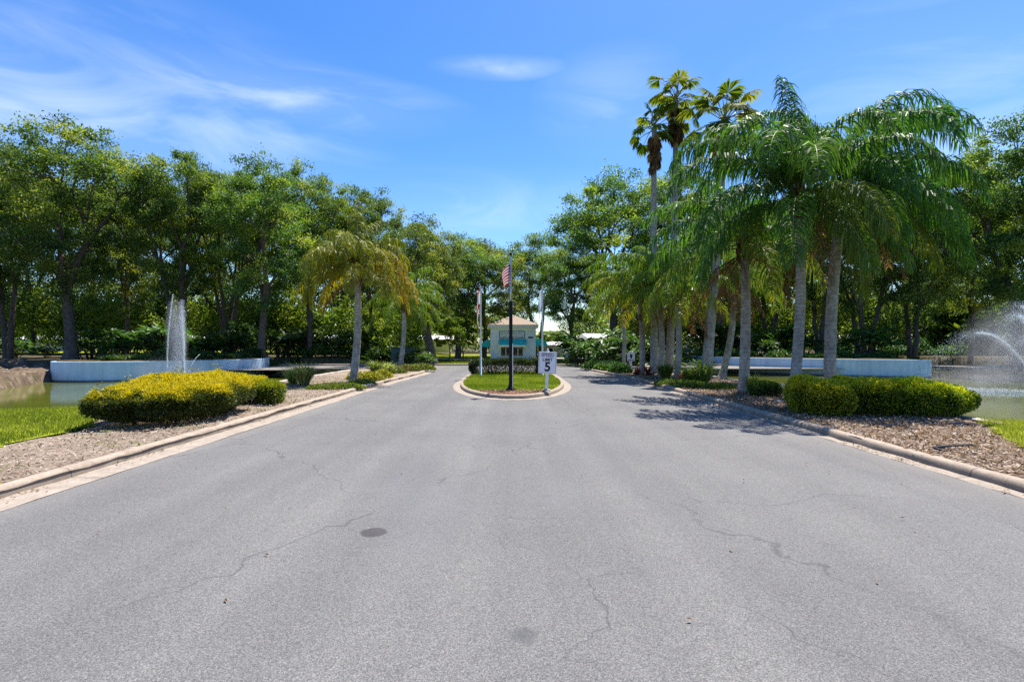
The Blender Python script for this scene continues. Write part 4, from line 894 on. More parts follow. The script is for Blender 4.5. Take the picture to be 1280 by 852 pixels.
# ---- grass tufts and low plants by the kerbs
def tuft(loc, h, n, label, seed, sp=.45, tmean=.4, group='ornamental grass tufts'):
    r = np.random.default_rng(seed); root = empty('grass_tuft', loc, label, 'ornamental grass', group)
    az = r.uniform(0, 6.28, n); H = h*r.uniform(.6, 1.1, n); out = h*sp*r.uniform(.3, 1.9, n)
    b = np.stack([np.cos(az)*.1*h*r.uniform(0, 1.6, n), np.sin(az)*.1*h*r.uniform(0, 1.6, n), 0*az], -1)
    u = np.stack([np.cos(az), np.sin(az), 0*az], -1); s = np.stack([-np.sin(az), np.cos(az), 0*az], -1)*.009*max(1, loc[1]/14)
    p1 = b+u*(out*.35)[:,None]+np.stack([0*H, 0*H, H*.65], -1); p2 = b+u*out[:,None]+np.stack([0*H, 0*H, H*r.uniform(.45, 1, n)], -1)
    V = np.stack([b-s, b+s, p1+s*.8, p1-s*.8, p2], 1); o = np.arange(n)[:,None]*5
    mb = MB(); mb.add(V.reshape(-1, 3), [o+np.array([[0, 1, 2, 3]]), o+np.array([[3, 2, 4]])], np.repeat(np.clip(r.normal(tmean, .2, n), 0, 1), 5))
    mb.build('blades', M['tuft_leaf'], root); return root
def gp(px, Y, z=.08): return (XA(px, Y), Y, z)
tuft(gp(380, 18.6), .95, 520, 'pale feathery grass tuft at the left pond edge, left of the yellowish palm', 1, .55, .65)
tuft(gp(366, 19.3), .8, 300, 'smaller pale grass tuft left of the feathery one', 2, .5, .6)
tuft(gp(470, 23.5), .9, 480, 'green grass tuft right of the yellowish palm', 3, .4, .35)
tuft(gp(484, 25), .7, 500, 'yellowish grass tuft farthest along the left kerb', 4, .45, .7)
tuft(gp(878, 18.6), 1.0, 650, 'large bright green grass tuft left of the pale grey palm trunk', 5, .5, .3)
tuft(gp(862, 19.6), .75, 700, 'green grass tuft in front of the slim brown topped palm', 6, .5, .3)
tuft(gp(832, 22), .8, 700, 'dark green grass tuft below the palm cluster', 7, .5, .2)
tuft(gp(941, 15.6), .7, 350, 'thin upright grass tuft right of the pale grey palm trunk', 8, .3, .35)
def cover(name, pts_c, n, leafm, label, h=.22, leaf=.09, seed=1, cat='ground cover'):
    r = np.random.default_rng(seed); C = []
    for (x, y, rx, ry) in pts_c:
        m = int(n*rx*ry/sum(q[2]*q[3] for q in pts_c)); a = r.uniform(0, 6.28, m); q = np.sqrt(r.uniform(0, 1, m)); 
        hh = h*(1-q**3*.8)*r.uniform(.2, 1.1, m); C.append(np.stack([x+rx*q*np.cos(a), y+ry*q*np.sin(a), .08+hh], -1))
    C = np.concatenate(C); m = len(C); N = unit(r.normal(0, .6, (m, 3))+[0, 0, 1]); D = unit(np.cross(N, r.normal(size=(m, 3)))+[0, 0, .4])
    mb = MB(); leaves(mb, C, D, N, leaf*r.uniform(.6, 1.3, m), leaf*.5, np.clip(r.normal(.5, .2, m), 0, 1))
    return tag(mb.build(name, M[leafm]), label, cat, kind='stuff')
c = lambda px, Y, rx, ry: (XA(px, Y), Y, rx, ry)
cover('left_ground_cover', [c(425,17.6,.9,.5),(XA(405,17.2),17.2,.6,.4),c(452,19.5,.5,.5)], 7000, 'cover_leaf', 'low green creeping plants around the yellowish palm', .16, .08, 2)
cover('yellow_ground_cover', [c(462,21.2,.6,.6),c(478,22.8,.45,.5),c(445,21.8,.4,.4)], 6000, 'gold_leaf', 'low yellow leaved plants by the left kerb', .34, .09, 3)
cover('street_end_cover', [c(495,27,.6,.9),c(512,29,.7,.7),c(528,29.6,.8,.7)], 5000, 'cover_leaf', 'low green plants at the end of the left bed', .35, .12, 4)
cover('right_ground_cover', [c(845,19.2,.8,.7),c(868,17.8,.7,.4),c(898,17.2,.6,.4)], 8000, 'cover_leaf', 'low green creeping plants along the right kerb below the palms', .2, .08, 5)
cover('far_right_cover', [c(762,30,.9,1.2),c(745,31.5,.9,.8),c(775,27.5,.6,.9)], 8000, 'shrub_leaf', 'dark low plants at the street bend on the right', .45, .16, 6)
pl_ = lambda line, k: [(x, y+k, 1.1, .8) for x, y in smooth_poly(line, 1.1)]
def raised(name, pts, n, label, seed, h):
    r = np.random.default_rng(seed); C = []
    for (x, y, rx, ry) in pts:
        if r.uniform() < .12: continue
        m = int(n/len(pts)*r.uniform(.5, 1.6)); a = r.uniform(0, 6.28, m); q = np.sqrt(r.uniform(0, 1, m)); hh = h*r.uniform(.5, 1.5)*(1-q**2*.7)*r.uniform(.1, 1.1, m)
        X_ = x+rx*q*np.cos(a); Y_ = y+ry*q*np.sin(a); C.append(np.stack([X_, Y_, np.maximum(height(np.stack([X_, Y_], -1)), -.3)+.05+hh], -1))
    C = np.concatenate(C); m = len(C); N = unit(r.normal(0, .6, (m, 3))+[0, 0, 1]); D = unit(np.cross(N, r.normal(size=(m, 3)))+[0, 0, .3]); mb = MB()
    leaves(mb, C, D, N, .22*r.uniform(.6, 1.3, m), .11, np.clip(.4+.5*(vnoise(C[:,0], C[:,1], .8, seed)-.5)+r.normal(0, .15, m), 0, 1)); return tag(mb.build(name, M['shrub_leaf']), label, 'ground cover', kind='stuff')
raised('left_wall_planting', pl_([(-25,30.6),(-22,31),(-19.5,33.2),(-18.4,36.5)], 1.6), 9000, 'low dark planting on top of the left blue pond wall', 1, .45)
raised('right_wall_planting', pl_([(25.5,34),(22,35.5),(18.4,38.5),(16.5,42)], 1.6), 9000, 'low dark planting on top of the right blue pond wall', 2, .45)
raised('left_shore_planting', pl_([(-19,41.6),(-15,42.6),(-11,42.6),(-9,41)], .6), 8000, 'dark planting along the far shore of the left pond', 3, .8)
raised('right_shore_planting', pl_([(9.5,42.5),(12,43.5),(14.6,44)], .6), 5000, 'dark planting along the far shore of the right pond', 4, .8)
raised('far_right_shore_planting', pl_([(28,44),(34,47),(44,47)], .8), 8000, 'dark planting on the shore behind the right fountain', 5, 1.2)
def bromeliad(loc, s, label, seed, m='red_leaf'):
    r = np.random.default_rng(seed); root = empty('bromeliad', loc, label, 'plant', 'reddish rosette plants'); n = 46
    az = r.uniform(0, 6.28, n); el = r.uniform(.2, 1.3, n); D = np.stack([np.cos(el)*np.cos(az), np.cos(el)*np.sin(az), np.sin(el)], -1); mb = MB()
    leaves(mb, np.zeros((n, 3)), D, np.tile([0, 0, 1.], (n, 1))+r.normal(0, .1, (n, 3)), s*r.uniform(.7, 1.1, n), s*.17, np.clip(r.normal(.5, .25, n), 0, 1), .2)
    mb.build('foliage', M[m], root); return root
bromeliad(gp(810, 24.8), .55, 'reddish rosette plant at the foot of the left cluster palms', 1)
bromeliad(gp(797, 25.4), .45, 'smaller reddish rosette plant nearest the small white sign', 2)
bromeliad(gp(853, 20.4), .5, 'dark reddish rosette plant beside the slim brown topped palm', 3)
bromeliad(gp(505, 27.6), .5, 'brownish rosette plant at the end of the left bed', 4)

def litter(name, pts, z, L, m, label, cat, seed, up=.2):
    r = np.random.default_rng(seed); n = len(pts); C = np.stack([pts[:,0], pts[:,1], z+r.uniform(0, .01, n)], -1)
    D = unit(np.stack([r.normal(size=n), r.normal(size=n), np.abs(r.normal(0, up, n))], -1)); N = unit(np.stack([r.normal(0, .25, n), r.normal(0, .25, n), np.ones(n)], -1))
    mb = MB(); leaves(mb, C, D, N, L*r.uniform(.5, 1.3, n), L*.4, np.clip(r.normal(.5, .25, n), 0, 1), .2)
    return tag(mb.build(name, M[m]), label, cat, kind='stuff')
q_ = rpts(9000, (-9.3,-5.4,4,24), lambda C: (sdist(C, bedL) < -.15) & (vnoise(C[:,0], C[:,1], 1.3, 21) > .62)); litter('bed_weeds', q_, height(q_)+.01, .055, 'cover_leaf', 'sparse small weeds in the pale litter of the left bed', 'weeds', 1, .6)
q_ = rpts(5000, (5.6,9.3,4,24), lambda C: (sdist(C, bedR) < -.15)); litter('bed_leaf_litter', q_, height(q_)+.03, .08, 'dead_leaf', 'dry brown leaves fallen on the right bed', 'leaf litter', 2, .3)
q_ = rpts(90, (-5,5.2,2.5,20), lambda C: sdist(C, medl) > .4); litter('road_leaf_litter', q_, .012, .045, 'dead_leaf', 'few dry leaf bits scattered on the asphalt', 'leaf litter', 3, .2)
q_ = np.concatenate([np.stack([rng.normal(-5.2, .07, 700), rng.uniform(2, 26, 700)], -1), np.stack([rng.normal(5.36, .06, 700), rng.uniform(2, 26, 700)], -1)]); q_ = q_[(np.abs(q_[:,0]) < np.where(q_[:,0] < 0, 5.23, 5.44)) & (vnoise(q_[:,0]*0, q_[:,1], .8, 5) > .4)]; litter('gutter_litter', q_, .022, .05, 'dead_leaf', 'dry bits washed into the gutters along both kerbs', 'leaf litter', 4, .15)

# ------------------------------------------------------------------ street things
# central pole with flag
z0 = .11
fp = empty('flag_pole', (XA(638.5, 16.4), 16.4, z0), 'black metal pole with grey upper tube on the nose of the traffic island', 'flag pole')
mb = MB(); lathe(mb, [(.15,0),(.155,.03),(.15,.07),(.10,.09),(.085,.14),(.07,.2),(.062,.3),(.058,1.6),(.055,2.85),(.05,2.87)], k=18); mb.build('pole', M['black_metal'], fp, smooth=True)
mb = MB(); lathe(mb, [(.032,2.86),(.032,3.2),(.024,3.22),(.022,4.2),(.012,4.34)], k=12); mb.build('upper_tube', M['grey_metal'], fp, smooth=True)
mb = MB(); lathe(mb, [(.008,4.32),(.035,4.35),(.038,4.38),(.025,4.41),(.008,4.43)], k=12); mb.build('finial', M['black_metal'], fp, smooth=True)
mb = MB(); tube(mb, [(.06,-.02,2.62),(.11,-.02,2.58),(.14,-.02,2.64),(.14,-.02,2.74)], .02, 6); tube(mb, [(.14,-.02,2.72),(.14,-.02,2.78)], [.03,.03], 8); mb.build('hook', M['black_metal'], fp, smooth=True)
mb = MB(); rbox(mb, .045, .075, -.09, -.055, .02, 1.5, .006); mb.build('pale_strip', M['grey_metal'], fp)  # slim pale strip up the lower right side of the black pole
def drape(name, loc, hoist, fly, drop, m, colf, label, seed, side=-1, spread=.3, group=None, swing=0.0, wrap=False):
    """cloth hanging limp from its hoist: the fly end falls along the pole in folds"""
    nu, nv = 44, 40; root_m = m; V = np.zeros((nv+1, nu+1, 3))
    for j in range(nv+1):
        v = j/nv
        for i in range(nu+1):
            u = i/nu
            out = spread*(u**.55)*(1-.55*u*u)*(1-.35*v)
            fx = side*out + .035*math.sin(u*9+v*2+seed)*u
            fy = .07*math.sin(u*11+v*1.5+seed*2)*(.25+u)*(1-.3*u)+swing*u
            fz = -v*hoist*(1-.12*u) - drop*u**1.25
            if wrap and u < .42:
                q_ = u/.42; fx = .05*math.sin(q_*math.pi)-.02*q_; fy = .05*math.sin(q_*math.pi); fz = -v*hoist-drop*.25*q_**1.5
            elif wrap:
                q_ = (u-.42)/.58; fx = -.02-spread*math.sin(min(1, q_*1.25)*math.pi*.62)*(1-.45*q_)*(1-.25*v)+.02*math.sin(q_*8+v*3); fy = -.05*math.sin(q_*5+1)-.03; fz = -v*hoist*(1-.25*q_)-drop*(.25+.75*q_**1.3)
            V[j, i] = (fx+side*.028, fy, fz)
    idx_ = np.arange((nv+1)*(nu+1)).reshape(nv+1, nu+1); mb = MB()
    F = np.stack([idx_[:-1,:-1], idx_[:-1,1:], idx_[1:,1:], idx_[1:,:-1]], -1)
    jj, ii = np.meshgrid(np.arange(nv), np.arange(nu), indexing='ij'); mi = colf((ii+.5)/nu, (jj+.5)/nv)
    first = True
    for k in range(len(m)):
        f = F[mi == k]
        if len(f):
            if first: mb.add(V.reshape(-1, 3), [f], .5, k); first = False
            else: mb.f.append((f, k))
    o = mb.build(name, m, smooth=True); o.location = loc; return tag(o, label, 'flag', group)
def usf(u, v):
    s = (np.floor(v*13).astype(int) % 2); k = np.where(s == 0, 1, 0); return np.where((u < .4) & (v < 7/13), 2, k)
zt = z0+4.24
drape('american_flag', (XA(638.5, 16.4), 16.4, zt-.02), .62, .95, .80, [M['flag_white'], M['flag_red'], M['flag_blue']], usf, 'limp red and white striped flag on the central black pole', 1, -1, .30, wrap=True)
def flf(u, v):
    d1 = np.abs(u*.98-v)-.11; d2 = np.abs(u*.98-(1-v))-.11; return np.where(np.minimum(d1, d2) < 0, 1, 0)
for px, lb, mats_, cf, fl in ((601.0, 'white flag pole left on the traffic island', [M['flag_white'], M['flag_red']], flf, 'limp white flag with red saltire on the left flag pole'), (678.0, 'white flag pole right on the traffic island, behind the speed sign', [M['flag_grey'], M['flag_white']], lambda u, v: np.where((v > .45) & (v < .5), 1, 0), 'limp pale grey flag on the right flag pole')):
    Yp = 23.8; x = XA(px, Yp); o = empty('flag_pole', (x, Yp, .1), lb, 'flag pole', 'white flag poles')
    hgt = ZA(360, Yp)-.1; mb = MB(); lathe(mb, [(.09,0),(.09,.02),(.045,.03),(.043,1.5),(.032,hgt-.05),(.03,hgt)], k=12); mb.build('pole', M['pole_white'], o, smooth=True)
    mb = MB(); lathe(mb, [(.01,hgt),(.03,hgt+.02),(.035,hgt+.05),(.02,hgt+.08),(.004,hgt+.09)], k=10); mb.build('finial', M['grey_metal'], o, smooth=True)
    drape('flag', (x, Yp, hgt+.06), .8, 1.25, 1.3, mats_, cf, fl, 3 if px < 640 else 5, -1, .26, 'limp flags on the white poles')

def text(body, size, loc, m, parent, bold=0, sx=1.0):
    cu = bpy.data.curves.new('lettering', 'FONT'); cu.body = body; cu.size = size; cu.align_x = 'CENTER'; cu.align_y = 'CENTER'; cu.extrude = .002; cu.offset = bold
    o = bpy.data.objects.new('lettering', cu); COL.objects.link(o)
    bpy.context.view_layer.update(); dg = bpy.context.evaluated_depsgraph_get(); me = bpy.data.meshes.new_from_object(o.evaluated_get(dg)); bpy.data.objects.remove(o)
    me.materials.clear(); me.materials.append(m); q = bpy.data.objects.new('lettering', me); COL.objects.link(q); q.parent = parent
    q.location = loc; q.rotation_euler = (R(90), 0, 0); q.scale = (sx, 1, 1); return q
# speed sign
Ys = 16.25; sg = empty('speed_limit_sign', (XA(683, Ys), Ys, .1), 'white speed limit 5 sign on a white post at the island edge', 'sign'); sg.rotation_euler = (R(0), R(2.0), R(-2))
mb = MB(); rbox(mb, -.05, .05, -.05, .05, -.02, 1.28, .008); mb.build('post', M['white_paint'], sg)
mb = MB(); rbox(mb, -.03, .03, -.03, .03, 1.282, 1.36, .012); mb.build('post_cap', M['white_paint'], sg)
mb = MB(); lathe(mb, [(.13,-.03),(.13,.05),(.11,.075),(.07,.08)], k=14); mb.build('footing', M['concrete'], sg)
mb = MB(); rbox(mb, -.285, .285, -.075, -.055, .575, 1.255, .006); pn = mb.build('panel', M['sign_white'], sg)
mb = MB()
for (a, b_, c_, d_) in ((-.262,.262,.598,.606),(-.262,.262,1.224,1.232),(-.262,-.254,.606,1.224),(.254,.262,.606,1.224)): box(mb, a, b_, -.0775, -.0752, c_, d_)
mb.build('border', M['faded_ink'], pn)
text('SPEED', .155, (0,-.078,1.15), M['faded_ink'], pn, .006, .95); text('LIMIT', .135, (0,-.078,1.005), M['ink'], pn, .003, 1.0); text('5', .40, (.005,-.078,.775), M['ink'], pn, .012, 1.0)
# small white sign on the right
Yq = 27.2; sq = empty('roadside_sign', (XA(788.5, Yq), Yq, .08), 'small white square sign with dark emblem on a white post beside the right kerb', 'sign')
mb = MB(); rbox(mb, -.055, .055, -.05, .05, -.02, 1.06, .008); mb.build('post', M['white_paint'], sq)
mb = MB(); rbox(mb, -.2, .2, -.08, -.055, .62, 1.08, .006); pn = mb.build('panel', M['sign_white'], sq)
mb = MB(); box(mb, -.16, .16, -.0825, -.0803, .66, .70); tube(mb, [(0,-.0805,.92),(0,-.083,.92)], .075, 14); box(mb, -.06, .06, -.0828, -.0803, .78, .86); mb.build('emblem', M['ink'], pn)
mb = MB(); lathe(mb, [(.09,1.06),(.1,1.1),(.08,1.15),(.03,1.17)], k=12); mb.build('post_cap', M['white_paint'], sq)

# ---- gatehouse
Yb = 51.0; zb = -.03
gh = empty('gatehouse', (0, Yb, zb), 'small pale blue gatehouse with orange hip roof, teal awnings and a white sign', 'building')
X0, X1, D = -2.15, 2.38, 4.4
mb = MB(); box(mb, X0, X1, 0, D, -.1, 3.3); mb.build('wall', M['stucco'], gh)
mb = MB(); box(mb, X0-.25, X1+.25, -.25, D+.25, 3.25, 3.56); mb.build('fascia', M['fascia'], gh)
mb = MB(); xm = (X0+X1)/2; e = .32
V = [(X0-e,-e,3.562),(X1+e,-e,3.562),(X1+e,D+e,3.562),(X0-e,D+e,3.562),(xm-.15,D/2,4.62),(xm+.15,D/2,4.62)]
mb.add(V, [(0,1,5,4),(1,2,5),(2,3,4,5),(3,0,4),(3,2,1,0)]); mb.build('roof', M['shingle'], gh)
mb = MB(); rbox(mb, -1.26, 1.26, -.07, -.003, 2.24, 2.92, .01); sn = mb.build('sign_board', M['ink'], gh)
mb = MB(); box(mb, -1.2, -.10, -.078, -.0705, 2.30, 2.86); box(mb, .02, 1.2, -.078, -.0705, 2.30, 2.86); sp_ = mb.build('sign_panel', M['white_paint'], sn)
mb = MB(); rr_ = random.Random(4)
for (a, b_) in ((-1.14,-.16),(.08,1.14)):
    for zz, hh in ((2.62,.15),(2.38,.12)):
        x = a
        while x < b_-.05:
            w = rr_.uniform(.05,.10); 
            if rr_.random() < .88: box(mb, x, x+w*.7, -.0812, -.0785, zz, zz+hh*rr_.uniform(.7,1))
            x += w
mb.build('lettering', M['faded_ink'], sp_)
def awning(nm, x0, x1, z1, z0_, dep):
    mb = MB(); n = 7; rows = []
    for i in range(n):
        a = i/(n-1)*math.pi/2; rows.append((-dep*math.sin(a)**1.0*(.2+.8*i/(n-1)), z0_+(z1-z0_)*math.cos(a)**.8))
    Vv = [(x, y-.004, z) for (y, z) in rows for x in (x0, x1)]
    mb.add(Vv, [(2*i, 2*i+1, 2*i+3, 2*i+2) for i in range(n-1)])
    for sx in (0, 1):
        mb.add([(x1 if sx else x0, y-.004, z) for y, z in rows]+[(x1 if sx else x0, -.004, z0_)], [tuple(range(n+1))])
    o = mb.build(nm, M['teal'], gh, smooth=False)
    mv = MB(); box(mv, x0-.01, x1+.01, -dep-.03, -dep+.0, z0_-.16, z0_+.01); mv.build('valance', M['white_paint'] if nm == 'awning' else M['teal'], o); return o
awning('awning', -1.28, 1.4, 2.15, 1.52, .8)
mb = MB(); n = 10
pts = [(X1+.003+1.15*(1-math.cos(a))*1.0 if False else X1+.003+1.2*math.sin(a), 1.45+.75*math.cos(a)) for a in np.linspace(0, math.pi/2, n)]
Vv = [(x, y, z) for x, z in pts for y in (.3, 2.6)]
mb.add(Vv, [(2*i, 2*i+1, 2*i+3, 2*i+2) for i in range(n-1)]); mb.add([(x, .3, z) for x, z in pts]+[(X1+.003, .3, 1.45)], [tuple(range(n+1))]); mb.build('side_awning', M['teal'], gh)
mb = MB(); Vv = [(X0-.003-1.0*math.sin(a), y, 1.35+.75*math.cos(a)) for a in np.linspace(0, math.pi/2, n) for y in (.5, 2.6)]
mb.add(Vv, [(2*i, 2*i+1, 2*i+3, 2*i+2) for i in range(n-1)]); mb.add([(X0-.003-1.0*math.sin(a), .5, 1.35+.75*math.cos(a)) for a in np.linspace(0, math.pi/2, n)]+[(X0-.003, .5, 1.35)], [tuple(range(n+1))]); mb.build('side_awning', M['teal'], gh)
for (a, b_) in ((-1.15,-.07),(.03,1.15)):
    mb = MB()
    for (p, q, s, t) in ((a, b_, .40, .47), (a, b_, 1.38, 1.45), (a, a+.07, .47, 1.38), (b_-.07, b_, .47, 1.38), ((a+b_)/2-.04, (a+b_)/2+.04, .47, 1.38)): box(mb, p, q, -.06, -.003, s, t)
    w = mb.build('window', M['frame_white'], gh); mb = MB(); box(mb, a+.07, b_-.07, -.02, -.004, .47, 1.38); mb.build('pane', M['glass_dark'], w)
mb = MB(); box(mb, -1.35, 1.4, -.1, -.003, .30, .395); mb.build('sill', M['frame_white'], gh)
mb = MB(); box(mb, 1.62, 2.12, -.03, -.003, 2.22, 2.36); mb.build('number_plate', M['ink'], gh)
mb = MB(); box(mb, X1+.003, X1+.03, .6, 1.7, .05, 1.9); mb.build('door', M['glass_dark'], gh)

# ---- far low homes
def home(px, Y, w, d, h, label, wm, rz=0, z=None, roofh=.6):
    X = XA(px, Y); zb = float(height(np.array([[X, Y]]))[0])-.1 if z is None else z
    o = empty('bungalow', (X, Y, zb), label, 'house', 'low pale homes seen between the trees'); o.rotation_euler = (0, 0, rz)
    mb = MB(); box(mb, -w/2, w/2, 0, d, 0, h); mb.build('wall', M[wm], o)
    mb = MB(); e = .4; V = [(-w/2-e,-e,h+.003),(w/2+e,-e,h+.003),(w/2+e,d+e,h+.003),(-w/2-e,d+e,h+.003),(-w/2-e,d/2,h+roofh),(w/2+e,d/2,h+roofh)]
    mb.add(V, [(0,1,5,4),(2,3,4,5),(3,0,4),(1,2,5),(0,3,2,1)]); mb.build('roof', M['home_roof'], o)
    k = max(2, int(w/2.6))
    for i in range(k):
        xx = -w/2+(i+.5)*w/k; mb = MB(); box(mb, xx-.5, xx+.5, -.05, -.003, h*.4, h*.8); f = mb.build('window', M['frame_white'], o)
        mb = MB(); box(mb, xx-.43, xx+.43, -.06, -.0505, h*.43, h*.77); mb.build('pane', M['glass_dark'], f)
    return o
home(520, 74, 10, 5, 1.9, 'long low white roofed home left of the street, behind the smaller palm', 'home_wall', R(6))
home(395, 78, 11, 5, 2.0, 'low pale home behind the yellowish roadside palm', 'home_wall', R(-4))
home(240, 80, 12, 5, 2.0, 'low pale home behind the left fountain', 'home_wall', R(3))
home(70, 76, 10, 5, 1.9, 'low pale home left of the tallest oak trunk', 'home_wall', R(8))
home(697, 66, 4.4, 5, 1.6, 'white roofed carport home right of the gatehouse', 'home_wall', R(-28), roofh=.5)
home(722, 56, 3.2, 4, 1.5, 'light blue low home beside the low dark oak', 'home_blue', R(-8))
home(775, 66, 8, 5, 2.0, 'pale home behind the small white sign', 'home_wall', R(5))
home(920, 74, 12, 5, 2.1, 'pale home behind the right palms', 'home_wall', R(-6))
home(1095, 76, 12, 5, 2.1, 'pale home behind the right blue wall', 'home_wall', R(4))
# utility cabinet and pipes by the left bed
Yc = 38.5
uc = empty('utility_cabinet', (XA(507, Yc), Yc, .05), 'dark green utility cabinet behind the smaller palm', 'cabinet')
mb = MB(); rbox(mb, -1.0, 1.0, -.4, .4, 0, 1.25, .03); mb.build('housing', M['box_green'], uc)
mb = MB(); rbox(mb, -1.05, 1.05, -.45, .45, 1.253, 1.32, .02); mb.build('lid', M['box_green'], uc)
for s in (-.5, .5):
    mb = MB(); rbox(mb, s-.42, s+.42, -.425, -.403, .12, 1.15, .006); d_ = mb.build('door', M['box_green'], uc); mb = MB(); rbox(mb, s+.3, s+.34, -.45, -.427, .55, .7, .005); mb.build('handle', M['grey_metal'], d_)
# dark fallen branch in the right bed, stones at the pond rims
mb = MB(); a = np.array(G(1168, 562, .12)); b_ = np.array(G(1215, 557, .12)); 
tube(mb, [(a[0], a[1], .15), (a[0]*.6+b_[0]*.4, a[1]*.6+b_[1]*.4, .155), (b_[0], b_[1], .135)], [.022,.018,.014], 6); tube(mb, [(a[0], a[1], .15), (a[0]+.05, a[1]-.1, .12)], [.02,.014], 6)
tag(mb.build('fallen_branch', M['debris'], smooth=True), 'dark broken branch lying on the wood chips of the right bed', 'branch')
def rock(px, Y, s, label, seed, z=.1):
    bm = bmesh.new(); bmesh.ops.create_icosphere(bm, subdivisions=3, radius=1); r = random.Random(seed); o_ = [r.uniform(0, 9) for _ in range(3)]
    for v in bm.verts:
        k = 1+.25*math.sin(v.co.x*2.3+o_[0])*math.sin(v.co.y*2.7+o_[1])+.08*math.sin(v.co.z*7+o_[2]+v.co.x*5); v.co = v.co*k
        v.co.x *= s*1.5; v.co.y *= s; v.co.z *= s*.55
    me = bpy.data.meshes.new('stone'); bm.to_mesh(me); bm.free(); me.materials.append(M['concrete']); o = bpy.data.objects.new('stone', me); COL.objects.link(o)
    o.location = (XA(px, Y), Y, z); o.rotation_euler = (0, 0, r.uniform(0, 3)); return tag(o, label, 'stone')
rock(1128, 11.4, .13, 'pale stone showing beneath the golden shrubs on the right', 1); rock(974, 13.2, .10, 'small pale stone by the large palm trunk', 2)
rock(862, 20.2, .14, 'rounded stone beside the dark reddish rosette plant', 3)
rock(432, 19.0, .12, 'stone at the foot of the yellowish palm', 4); rock(452, 18.2, .11, 'broken stone by the left kerb near the yellow plants', 5)

# ------------------------------------------------------------------ fountains
def drops(mb, C, s):
    n = len(C); o = np.array([[1,0,0],[-1,0,0],[0,1,0],[0,-1,0],[0,0,1.6],[0,0,-1.6]], float)
    V = C[:,None]+o[None]*(s*np.ones(n))[:,None,None]; f = np.array([[0,2,4],[2,1,4],[1,3,4],[3,0,4],[2,0,5],[1,2,5],[3,1,5],[0,3,5]])
    mb.add(V.reshape(-1, 3), [(np.arange(n)[:,None,None]*6+f[None]).reshape(-1, 3)])
def jet(v0, n, spread, size, r, tmax=None, grow=1.0, p0=(0, 0, .1)):
    T = (v0[2]+math.sqrt(v0[2]**2+2*9.81*.4))/9.81 if tmax is None else tmax
    t = r.uniform(0, 1, n)**.9*T; v = np.array(v0)+r.normal(0, 1, (n, 3))*np.array([spread, spread, spread*.6])
    p = np.array(p0)+v*t[:,None]; p[:,2] -= .5*9.81*t*t; k = p[:,2] > -.05; return p[k], (size*r.uniform(.5, 1.3, n)*(1+grow*0))[k]
def nozzle(root):
    mb = MB(); lathe(mb, [(.32,-.1),(.34,.02),(.28,.08),(.12,.1),(.08,.2),(.05,.24)], k=16); mb.build('nozzle', M['black_metal'], root, smooth=True)
r = np.random.default_rng(77)
fl = empty('fountain', (XA(229.5, 25.5), 25.5, WATER), 'tall white fountain jet rising in the left pond', 'fountain', None); nozzle(fl)
mb = MB(); n = 16000; hh = r.beta(1.0, 1.7, n); w_ = .02+.06*hh; p = np.stack([r.normal(-.10*hh, w_), r.normal(0, w_), .1+4.25*hh], -1); drops(mb, p, .0065*r.uniform(.5, 1.3, n))
n = 9000; hh = r.beta(1.0, 1.9, n); p = np.stack([-.30*hh-np.abs(r.normal(0, .02+.30*(1-.4*hh))), r.normal(0, .05+.2*hh), .2+4.0*hh], -1); drops(mb, p, .0055*r.uniform(.5, 1.3, n)); mb.build('main_jet', M['spray'], fl)
mb = MB(); n = 1300; hh = r.beta(1, 1.2, n); p = np.stack([-.82+.30*hh**2+r.normal(0, .018, n), r.normal(0, .02, n), .9+3.7*hh], -1); drops(mb, p, .010*r.uniform(.5, 1.2, n)); mb.build('side_jet', M['spray'], fl)
mb = MB()
for v in ((1.9,0,5.6),(-1.0,-.2,5.4)):
    p, s = jet(v, 450, .03, .008, r, tmax=.42); drops(mb, p, s)
mb.build('side_jet', M['spray'], fl)
mistball(fl, (-.35,0,2.3), (.55,.5,2.3), (0,R(-3),0), M['thin_mist']); mistball(fl, (-.6,0,.7), (2.2,1.2,.9), (0,0,0), M['mist'])
fr = empty('fountain', (XA(1300, 22.5), 22.5, WATER), 'fountain with wide arching sprays in the right pond', 'fountain', None); nozzle(fr)
mb = MB()
for v, n in (((-3.4,.3,7.0),4500),((-1.7,-.5,8.0),5000),((3.0,.2,7.4),1500),((1.4,.4,8.2),1500),((-2.4,-1.6,6.6),2500),((-.6,.4,8.6),2500)):
    p, s_ = jet(v, n, .22, .0065, r); drops(mb, p, s_)
    p, s_ = jet(v, 1800, .05, .009, r, tmax=.75); drops(mb, p, s_)
mb.build('arching_jet', M['spray'], fr)
mistball(fr, (-1.3,0,1.9), (2.3,1.6,2.2), (0,R(-20),0), M['mist']); mistball(fr, (-2.6,0,.5), (2.6,1.8,.8), (0,0,0), M['mist'])
mb = MB(); n = 5000; a = r.uniform(0, 6.28, n); q = np.sqrt(r.uniform(0, 1, n)); p = np.stack([-2.6+2.9*q*np.cos(a), .2+2.2*q*np.sin(a), np.abs(r.normal(0, .03, n))], -1); drops(mb, p, .010*r.uniform(.4, 1.3, n)); mb.build('splash', M['spray'], fr)

